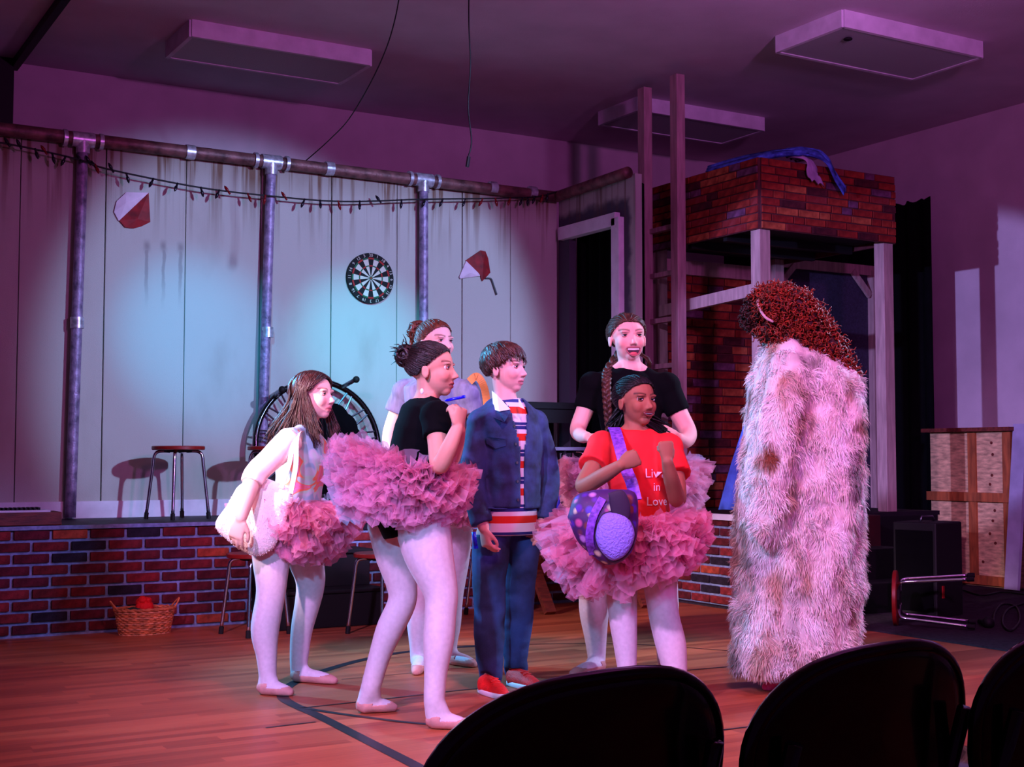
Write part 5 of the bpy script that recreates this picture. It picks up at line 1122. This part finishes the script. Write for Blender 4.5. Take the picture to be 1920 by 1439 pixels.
# jeans and sneakers
mb = MB()
for l in D['lg']: mb.tube(l['pts']+[l['foot'][0]+UV*0.032], [r+0.013+0.005*i/len(l['rs']) for i, r in enumerate(l['rs'])]+[0.046], 18)
mb.loft(inflate(D['rg'][4:6], 0.006), 28, power=2.3); me = remesh(mb, 0.007, 3, 'jeans'); wrinkle(me, 0.007, 11, 9, (1, 1, 1.6)); link('jeans', me, 'denim_dark', t, True)
M('sneaker_red', (0.85, 0.10, 0.10), 0.6, var=0.1, vs=40, bump=0.3, bs=200); M('sole_white', (0.88, 0.86, 0.90), 0.6)
for l in D['lg']:
    mb = MB(); l['addfoot'](mb, 0.010); d = l['dd']; mb.capsule([l['foot'][0]+UV*0.01, l['foot'][1]+UV*0.012], [0.040, 0.034], 14); me = remesh(mb, 0.005, 3, 'sneaker'); clamp_floor(me, 0.012); sn = link('sneaker', me, 'sneaker_red', t, True)
    side = d.cross(UV); ctr = l['heel'].lerp(l['toe'], 0.5); ln = (l['toe']-l['heel']).length/2+0.012
    mb = MB().loft([(ctr+UV*z, d*ln*k, side*0.044*k) for z, k in ((0.0, 0.94), (0.004, 1.0), (0.016, 1.0), (0.022, 0.96))], 28, power=2.6); mb.build('sole', 'sole_white', sn, True)
    for k in range(4): c = l['foot'][1].lerp(l['foot'][2], 0.1+0.28*k)+UV*(0.040-0.006*k); MB().tube([c-side*0.022, c+UV*0.006, c+side*0.022], 0.003, 6).build('lace', 'sneaker_red', sn)
h = D['head']; mb = MB(); cap_mesh(mb, h, lambda s, f, u: u > hl(f, -0.02), 0.035)
for d in hairline(120, -0.02):
    f = d[1]; ext = Vector(d); 
    if f > 0.35: ext = Vector((d[0]*1.0+0.12, d[1], d[2]-0.30*rnd.uniform(0.5, 1.1)))
    elif f > -0.1: ext = Vector((d[0], d[1]+0.05, d[2]-0.22*rnd.uniform(0.2, 1.0)))
    lock(mb, h.path((0.12, -0.45, 0.88), ext, 7, 0.055, 0.045), rnd.uniform(0.005, 0.009), rnd, 5, 0.55, 0.004, 0.25)
for k in range(170):
    a = rnd.uniform(0, 6.28); d1 = Vector((math.cos(a), math.sin(a), rnd.uniform(-0.1, 0.5))); lock(mb, h.path((0.12+rnd.uniform(-.2, .2), -0.45+rnd.uniform(-.2, .2), 0.85), d1, 6, 0.06, 0.06), rnd.uniform(0.005, 0.008), rnd, 5, 0.5, 0.004, 0.2)
mb.build('hair', 'hair_boy', t, True)
M('marker_blue', (0.05, 0.12, 0.80), 0.35)
mk = thing('marker', 'small blue marker in the hand of the boy in denim', 'pen', P(890, 1015, 5.68)); a_, b_ = P(888, 998, 5.66), P(892, 1024, 5.66)
MB().tube([a_, b_], 0.009, 10).build('barrel', 'marker_blue', mk, True); MB().tube([b_, b_+(b_-a_)*0.2], 0.010, 10).build('cap', 'marker_blue', mk)

# ---------------------------------------------------------------- tall girl in black behind
rnd = random.Random(15); F0 = 6.3
E_ = dict(tf=rfz(0.10, -1, 0), skin=(0.90, 0.68, 0.63), brow=(0.34, 0.20, 0.16), mouth=False,
  rings=[(1183, 694, F0, 24, 20), (1180, 712, F0, 66, 28), (1180, 760, F0, 60, 38), (1184, 840, F0, 48, 32), (1188, 900, F0, 60, 42), (1188, 962, F0, 60, 42)],
  head=Head(P(1177, 634, F0), rfz(0.20, -0.98, 0), 0.235, roll=0.03), neck=(P(1183, 696, F0), 0.052),
  arms=[dict(pts=[(1110, 722, 6.28, 19), (1097, 768, 6.28, 17), (1083, 806, 6.24, 15), (1091, 818, 6.10, 13), (1101, 820, 6.0, 10)], hand=dict(d=rfz(0.8, -0.4, -0.25), n=rfz(0.1, 0.6, -0.8), th=1, curl=0.9, s=0.9)),
        dict(pts=[(1250, 724, 6.28, 20), (1272, 774, 6.28, 18), (1291, 812, 6.24, 16), (1284, 828, 6.10, 14), (1271, 822, 5.98, 11)], hand=dict(d=rfz(-0.7, -0.2, 0.35), n=rfz(-0.2, 0.8, -0.5), th=-1, curl=1.3, s=0.9))],
  legs=[([(1150, 962, 40), (1138, 1040, 36), (1115, 1110, 27), (1114, 1150, 26), (1117, 1200, 19), (1119, 1238, 15)], (1130, 1258), (1070, 1272), 6.3),
        ([(1226, 962, 40), (1233, 1040, 36), (1245, 1110, 25), (1247, 1150, 24), (1247, 1200, 17), (1248, 1240, 14)], (1246, 1262), (1264, 1276), 6.3)],
  eyes=dict(gaze=(0.05, -0.02), iris=(0.18, 0.12, 0.10)))
t = figure('tall girl in black top with long braid laughing behind the small girl', atz(1180, 1262, 0), E_)
top(E_, 'black_cloth', 0, 6, 0.24, e=0.006, name='shirt', wr=0.002, es=0.010, flare=0.004)
legwear(E_, 'tights', ring0=4); slippers(E_); tutu(P(1187, 872, F0), UV, rfz(0.1, -1, 0), 0.13, 0.10, 0.27, t, 'tulle_mauve', 9, 260, (0.1, -1.1), drop=0.35)
h = E_['head']; M('mouth_dark', (0.20, 0.04, 0.06), 0.5); M('teeth', (0.84, 0.78, 0.76), 0.35); M('lip_rose', (0.68, 0.36, 0.38), 0.45); M('tongue', (0.80, 0.36, 0.38), 0.5)
M('lip_brown', (0.46, 0.21, 0.20), 0.45)
def smile_mouth(h, w_, hg, cy, b, t, lower=0.9, lipm='lip_rose'):
    o = MB(); ol = []
    for i in range(24):
        q = 2*PI*i/24; c, s = math.cos(q), math.sin(q); a = w_*c; cc = cy+0.30*hg+(hg*0.45*s if s > 0 else hg*lower*s)+0.55*hg*(c*c)*0.5; ol.append((a, cc, b-0.9*a*a))
    o.add([h.L(a, bb_, cc) for a, cc, bb_ in ol]+[h.L(0, b-0.02, cy)], [(i, (i+1) % 24, 24) for i in range(24)]); o.build('mouth', 'mouth_dark', t, True, fixn=True)
    MB().tube([h.L(a, bb_+0.006, cc) for a, cc, bb_ in ol], 0.0036, 6, closed=True).build('lips', lipm, t, True)
    g = [[h.L(w_*0.80*x, b-0.9*(w_*0.8*x)**2+0.004, cy+0.30*hg+hg*0.42*math.sqrt(1-0.8*x*x)+0.27*hg*x*x-dz*hg*0.42) for x in np.linspace(-1, 1, 11)] for dz in (0.0, 0.5, 1.0)]
    MB().sheet(g).build('teeth', 'teeth', t, True)
smile_mouth(h, 0.150, 0.125, -0.315, 0.385, t)
MB().ell(h.L(0, 0.372, -0.345), h.ax(0.075, 0.02, 0.035)).build('tongue', 'tongue', t, True)
mb = MB(); slick(mb, h, (-0.2, -0.85, -0.30), rnd, 46, 0.025, 0.04, 0.011, -0.10)
bp0 = [h.hp((-0.3, -0.75, -0.5), 0.03), P(1143, 690, 6.30), P(1137, 715, 6.20), P(1138, 750, 6.14), P(1141, 790, 6.13), P(1143, 830, 6.12)]
sp = [Vector(p) for p in spline([tuple(p) for p in bp0], 14)]
for s in range(3):
    pts = []; rs = []
    for i, p in enumerate(sp):
        ph = i*0.55+s*2*PI/3; r = 0.013*(1-0.4*i/len(sp)); pts.append(p+RV*math.sin(ph)*r*1.3+FV*math.sin(2*ph)*r*0.7); rs.append(r)
    mb.tube(pts, rs, 8)
wisps(mb, sp[-1], -UV, 10, 0.04, rnd)
for k in range(20): lock(mb, [h.hp((0.5, -0.75, -0.35), 0.02), P(1212+rnd.uniform(-4, 4), 672, 6.36), P(1214+rnd.uniform(-6, 6), 700, 6.40)], 0.007, rnd, 5, 0.6, 0.004)
mb.build('hair', 'hair_mid', t, True)

# ---------------------------------------------------------------- small girl in the red T-shirt
rnd = random.Random(16); F0 = 5.55
G = dict(tf=rfz(0.33, -0.94, 0), skin=(0.60, 0.36, 0.28), brow=(0.10, 0.05, 0.04), lips=(0.58, 0.26, 0.24), mouth=False,
  rings=[(1190, 808, F0, 26, 22), (1190, 830, F0, 62, 32), (1196, 885, F0, 55, 40), (1199, 940, F0, 50, 38), (1200, 990, F0, 60, 44), (1200, 1052, F0, 58, 42)],
  head=Head(P(1194, 753, F0), rfz(0.56, -0.83, 0), 0.212), neck=(P(1190, 812, F0), 0.043),
  arms=[dict(pts=[(1130, 838, 5.52, 20), (1112, 877, 5.45, 18), (1094, 912, 5.36, 16), (1130, 893, 5.24, 15), (1163, 873, 5.18, 11)], hand=dict(d=rfz(0.9, -0.1, 0.42), n=rfz(0.1, 1, 0.1), th=1, curl=1.35, s=0.86)),
        dict(pts=[(1252, 842, 5.52, 20), (1266, 892, 5.46, 18), (1270, 936, 5.38, 17), (1259, 900, 5.27, 15), (1251, 866, 5.22, 11)], hand=dict(d=rfz(-0.06, 0.05, 1), n=rfz(-0.3, 1, 0), th=-1, curl=1.35, s=0.86))],
  legs=[([(1166, 1052, 40), (1166, 1110, 28), (1168, 1160, 25), (1172, 1205, 21), (1176, 1260, 16), (1178, 1292, 14)], (1182, 1322), (1160, 1342), 5.55),
        ([(1236, 1052, 40), (1239, 1110, 29), (1246, 1160, 27), (1258, 1210, 27), (1266, 1260, 21), (1270, 1292, 17)], (1272, 1322), (1296, 1340), 5.55)],
  eyes=dict(gaze=(0.75, 0.05), iris=(0.08, 0.04, 0.03), r=0.062))
t = figure('small girl in red T-shirt and pink tutu with fists raised and purple bag', atz(1220, 1325, 0), G)
M('tee_red', (0.86, 0.10, 0.13), 0.8, var=0.10, vs=10); sh = top(G, 'tee_red', 0, 5, 0.27, e=0.012, wr=0.005, es=0.016, flare=0.012, name='shirt', seed=7)
bv = BVHTree.FromPolygons([tuple(p) for p in verts(sh.data)], [tuple(p.vertices) for p in sh.data.polygons]); M('print_silver', (0.92, 0.80, 0.84), 0.4)
for word, (x, y), sz in (('Live', (1209, 888), 0.052), ('in', (1214, 913), 0.048), ('Love', (1216, 940), 0.052)):
    me = text_mesh(word, sz); fwd_ = -G['tf']; sdv = -fwd_.cross(UV).normalized()*-1; c = P(x, y, F0); vs = []
    sdv = G['tf'].cross(UV).normalized()*-1
    for v_ in me.vertices: vs.append(onto(bv, c+sdv*v_.co.x+UV*v_.co.y, fwd_, 0.0035)[0])
    MB().add(vs, [tuple(p.vertices) for p in me.polygons]).build('shirt_print', 'print_silver', sh)
legwear(G, 'tights', ring0=4); slippers(G)
tutu(P(1200, 972, F0), UV, rfz(0.33, -0.94, 0), 0.125, 0.105, 0.335, t, 'tulle_pink', 10, 320, (0.12, -1.15), lambda q: 0.80+0.24*math.cos(q), drop=0.35, wd=0.10)
h = G['head']; smile_mouth(h, 0.125, 0.065, -0.278, 0.378, t, 0.6, 'lip_brown')
mb = MB(); slick(mb, h, (-0.15, -0.9, -0.25), rnd, 38, 0.025, 0.045, 0.011)
for k in range(70):
    sg = -1 if k % 3 else 1; st_ = h.hp((sg*rnd.uniform(0.2, 0.75), -0.75, rnd.uniform(-0.5, 0.0)), 0.03); e_ = P((1148 if sg < 0 else 1243)+rnd.uniform(-14, 16), 815+rnd.uniform(-20, 14), 5.66+rnd.uniform(-0.02, 0.04)); md = st_.lerp(e_, 0.5)+Vector((rnd.uniform(-.02, .02), rnd.uniform(-.02, .02), 0.0))
    lock(mb, [st_, md, e_], rnd.uniform(0.008, 0.012), rnd, 6, 0.6, 0.006, 0.3)
mb.build('hair', 'hair_black', t, True)
# purple bag
pb = thing('duffel_bag', 'purple patterned shoulder bag worn by the small girl in red', 'bag', P(1130, 1060, 5.18))
m = M('bag_pattern', (0.4, 0.2, 0.6), 0.6); N, L = nodes(m); vo = N.new('ShaderNodeTexVoronoi'); vo.inputs['Scale'].default_value = 26; tc = N.new('ShaderNodeTexCoord'); L.new(tc.outputs['Object'], vo.inputs['Vector'])
sx = N.new('ShaderNodeSeparateColor'); L.new(vo.outputs['Color'], sx.inputs[0]); rp = N.new('ShaderNodeValToRGB'); rp.color_ramp.interpolation = 'CONSTANT'; els = rp.color_ramp.elements
els[0].color = lin((0.34, 0.10, 0.62)); els[1].position = 0.28; els[1].color = lin((0.70, 0.45, 0.75))
for ps, c in ((0.42, (0.45, 0.20, 0.22)), (0.56, (0.82, 0.70, 0.62)), (0.68, (0.30, 0.16, 0.70)), (0.84, (0.75, 0.30, 0.55))): e = els.new(ps); e.color = lin(c)
L.new(sx.outputs[0], rp.inputs[0]); mr = N.new('ShaderNodeMapRange'); mr.inputs[1].default_value = 0.25; mr.inputs[2].default_value = 0.5; L.new(vo.outputs['Distance'], mr.inputs[0])
mxx = N.new('ShaderNodeMixRGB'); mxx.inputs[2].default_value = lin((0.25, 0.08, 0.35)); L.new(mr.outputs[0], mxx.inputs[0]); L.new(rp.outputs[0], mxx.inputs[1]); L.new(mxx.outputs[0], N['Principled BSDF'].inputs['Base Color'])
M('bag_lavender', (0.56, 0.46, 0.88), 0.7, bump=0.9, bs=110); M('strap_purple', (0.42, 0.16, 0.72), 0.45, var=0.3, vs=60, col2=(0.60, 0.32, 0.88)); M('bag_dark', (0.16, 0.05, 0.20), 0.7)
pillow([(1064, 970), (1078, 932), (1110, 920), (1150, 918), (1190, 924), (1197, 965), (1193, 1012), (1176, 1046), (1140, 1060), (1108, 1040), (1082, 1014)], 5.16, 0.085).build('bag_body', 'bag_pattern', pb, True, fixn=True)
pillow([(1120, 985), (1132, 965), (1158, 962), (1180, 975), (1190, 1005), (1176, 1038), (1150, 1052), (1128, 1035), (1117, 1010)], 5.075, 0.035).build('end_pocket', 'bag_lavender', pb, True, fixn=True)
ol = spline([tuple(P(x, y, 5.08)) for x, y in [(1120, 985), (1132, 965), (1158, 962), (1180, 975), (1190, 1005), (1176, 1038), (1150, 1052), (1128, 1035), (1117, 1010), (1120, 985)]], 6)[:-1]; MB().tube(ol, 0.0055, 8, closed=True).build('piping', 'bag_dark', pb, True)
pillow([(1140, 925), (1168, 920), (1182, 950), (1176, 985), (1158, 988), (1146, 960)], 5.072, 0.010).build('hand_shadow', 'bag_dark', pb, True, fixn=True)  # dark maroon pad stands in for the hand's shadow in the gap
ribbon([P(1150, 803, 5.62), P(1153, 806, 5.48), P(1160, 830, 5.37), P(1172, 875, 5.30), P(1184, 905, 5.28), P(1192, 938, 5.24)], 0.047, RV).build('strap', 'strap_purple', pb)
ribbon([P(1130, 935, 5.09), P(1112, 970, 5.07), P(1105, 1010, 5.08), P(1112, 1040, 5.13)], 0.030, RV).build('trim_band', 'strap_purple', pb)

# ---------------------------------------------------------------- person in the fur coat and red wig
rnd = random.Random(17); F0 = 5.85
K = dict(vox=0.011, tf=rfz(-0.8, 0.6, 0), skin=(0.85, 0.65, 0.58), brow=(0.3, 0.1, 0.06),
  rings=[(1490, 652, F0, 24, 22), (1500, 690, F0, 74, 38), (1500, 760, F0, 68, 44), (1498, 900, F0, 58, 40), (1495, 980, F0, 66, 45), (1492, 1040, F0, 60, 42)],
  head=Head(P(1462, 598, F0), rfz(-0.86, 0.5, 0), 0.215, pitch=-0.1), neck=(P(1488, 656, F0), 0.046),
  arms=[dict(pts=[(1470, 700, 5.70, 20), (1462, 790, 5.66, 18), (1460, 870, 5.66, 15), (1450, 930, 5.64, 13), (1445, 985, 5.66, 10)], hand=dict(n=rfz(0, 1, 0), th=1, curl=0.6)),
        dict(pts=[(1545, 700, 5.98, 20), (1560, 790, 6.0, 18), (1560, 870, 6.0, 15), (1550, 930, 5.98, 13), (1545, 985, 5.96, 10)], hand=dict(n=rfz(-1, 0, 0), th=1, curl=0.6))],
  legs=[([(1470, 1040, 40), (1468, 1110, 32), (1466, 1160, 26), (1466, 1210, 24), (1466, 1255, 16)], (1478, 1290), (1432, 1296), 5.85), ([(1530, 1040, 40), (1532, 1110, 32), (1532, 1160, 26), (1532, 1210, 24), (1532, 1250, 16)], (1540, 1285), (1500, 1288), 5.95)],
  eyes=dict(gaze=(0, 0)))
t = figure('person in long shaggy pale fur coat and curly red wig, back turned', atz(1495, 1288, 0), K)
M('slipper_pink', (0.95, 0.20, 0.45), 0.6); slippers(K, 'slipper_pink', 0.008); legwear(K, 'tights')
prof = [(636, 1462, 1508, 0.06), (655, 1440, 1545, 0.10), (680, 1424, 1582, 0.14), (712, 1414, 1598, 0.17), (790, 1404, 1608, 0.19), (870, 1396, 1610, 0.20), (950, 1389, 1611, 0.20), (1050, 1381, 1612, 0.21), (1130, 1378, 1610, 0.215), (1200, 1376, 1606, 0.215), (1246, 1379, 1601, 0.21)]
rg = []
for i, (y, xl, xr, dp) in enumerate(prof): c = P((xl+xr)/2, y+(6 if i > 8 else 0), F0); rg.append((c, RV*(xr-xl)/2*F0/FPX, FV*dp))
mb = MB().loft(rg, 40, power=2.4); pts, rs = limb([(1476, 694, 5.72, 34), (1468, 760, 5.66, 38), (1458, 850, 5.64, 36), (1446, 930, 5.64, 34), (1438, 985, 5.66, 34)]); mb.capsule(pts, rs, 18)
pts, rs = limb([(1572, 715, 5.84, 36), (1580, 800, 5.76, 36), (1582, 880, 5.74, 34), (1578, 960, 5.74, 34)]); mb.capsule(pts, rs, 18)
mb.capsule([P(1436, 690, 5.86), P(1430, 800, 5.80), P(1416, 900, 5.78)], [0.05, 0.05, 0.05], 14)
me = remesh(mb, 0.012, 4, 'fur_coat'); wrinkle(me, 0.030, 6, 3, (1.6, 1.6, 0.55)); wrinkle(me, 0.012, 16, 4, (1.2, 1.2, 0.7))
def furcol(p, r=None):
    p = np.asarray(p, np.float64); a = vnoise(p*np.array((13, 13, 6.0)), 1)+0.7*vnoise(p*np.array((30, 30, 14.0)), 2); b2 = vnoise(p*np.array((8, 8, 7.0)), 8)
    c = np.tile(srgb((0.92, 0.87, 0.86)), (len(p), 1))
    def mx(w_, cc):
        nonlocal c
        w_ = np.clip(w_, 0, 1)[:, None]; c = c*(1-w_)+srgb(cc)*w_
    mx((a-0.15)*1.4, (0.76, 0.62, 0.55)); mx((-a-0.35)*1.6, (0.98, 0.97, 0.97)); mx((b2-0.68)*5, (0.50, 0.27, 0.18)); mx((-b2-0.5)*3, (0.58, 0.53, 0.54))
    if r is not None: c *= (0.80+0.35*r.random(len(p)))[:, None]
    return np.clip(c, 0, 1)
set_col(me, furcol(verts(me))*0.8); ct = link('fur_coat', me, 'fur_attr', t, True)
def furdir(p, n, r):
    cl = np.stack([vnoise(p*22, 21), vnoise(p*22, 22), vnoise(p*22, 23)], 1); return n*0.35+np.array((0, 0, -0.8))+cl*0.9+0.22*r.normal(size=n.shape)
blades(me, 126000, (0.016, 0.040), (0.0014, 0.0032), 9, furcol, furdir, 'fur', ct)['kind'] = 'stuff'
# wig
mb = MB(); lumps = [(1455, 572, 0.088), (1480, 580, 0.10), (1500, 605, 0.10), (1525, 628, 0.088), (1548, 655, 0.080), (1568, 682, 0.066), (1582, 700, 0.048), (1440, 560, 0.06), (1476, 625, 0.075), (1440, 620, 0.045)]
for x, y, r in lumps: mb.ball(P(x, y, F0-0.02), r, 16, 12)
me = remesh(mb, 0.012, 3, 'wig'); wrinkle(me, 0.012, 16, 5); wg = link('wig', me, 'wig_dark', t, True)
mb = MB(); me.calc_loop_triangles(); tris = [tuple(q.vertices) for q in me.loop_triangles]; V = verts(me); Nn = normals(me)
for k in range(2100):
    a, b, c = tris[rnd.randrange(len(tris))]; p = Vector(V[a]); n = Vector(Nn[a]); dr = (n*0.55+Vector((rnd.gauss(0, .5), rnd.gauss(0, .5), -0.55+rnd.gauss(0, .4)))).normalized(); x = dr.orthogonal().normalized(); y = dr.cross(x)
    ln = rnd.uniform(0.025, 0.05); R_ = rnd.uniform(0.004, 0.010); ph = rnd.uniform(0, 6.28); tr_ = rnd.choice([1, -1])*rnd.uniform(1.1, 2.0); kk = 10
    mb.tube([p+dr*ln*i/kk+(x*math.cos(ph+tr_*2*PI*i/kk)+y*math.sin(ph+tr_*2*PI*i/kk))*R_ for i in range(kk+1)], [0.0046*(1-0.6*i/kk) for i in range(kk+1)], 4)
o = mb.build('curls', 'wig_red', wg, True); o['kind'] = 'stuff'
mb = MB(); fc_ = [(1422, 585, 0.060), (1415, 600, 0.050), (1438, 600, 0.060)]
for x, y, r in fc_: mb.ball(P(x, y, F0+0.02), r, 16, 12)
me = remesh(mb, 0.010, 3, 'fringe'); wrinkle(me, 0.008, 22, 6); fg = link('fringe', me, 'wig_dark', t, True); mb = MB(); me.calc_loop_triangles(); tris = [tuple(q.vertices) for q in me.loop_triangles]; V = verts(me); Nn = normals(me)
for k in range(500):
    a, b, c = tris[rnd.randrange(len(tris))]; p = Vector(V[a]); n = Vector(Nn[a]); dr = (n*0.4+Vector((rnd.gauss(0, .5), rnd.gauss(0, .5), rnd.gauss(0, .5)))).normalized(); x = dr.orthogonal().normalized(); y = dr.cross(x); ph = rnd.uniform(0, 6.28)
    mb.tube([p+dr*0.028*i/9+(x*math.cos(ph+10*i/9)+y*math.sin(ph+10*i/9))*0.006 for i in range(10)], 0.0034, 4)
o = mb.build('fringe_curls', 'wig_dark', fg, True); o['kind'] = 'stuff'
M('band_pale', (0.75, 0.62, 0.64), 0.5)
MB().tube(spline([tuple(P(x, y, f)) for x, y, f in ((1425, 548, 5.87), (1421, 566, 5.80), (1426, 582, 5.765), (1436, 596, 5.75), (1450, 604, 5.75))], 5), 0.006, 8).build('headband', 'band_pale', t, True)
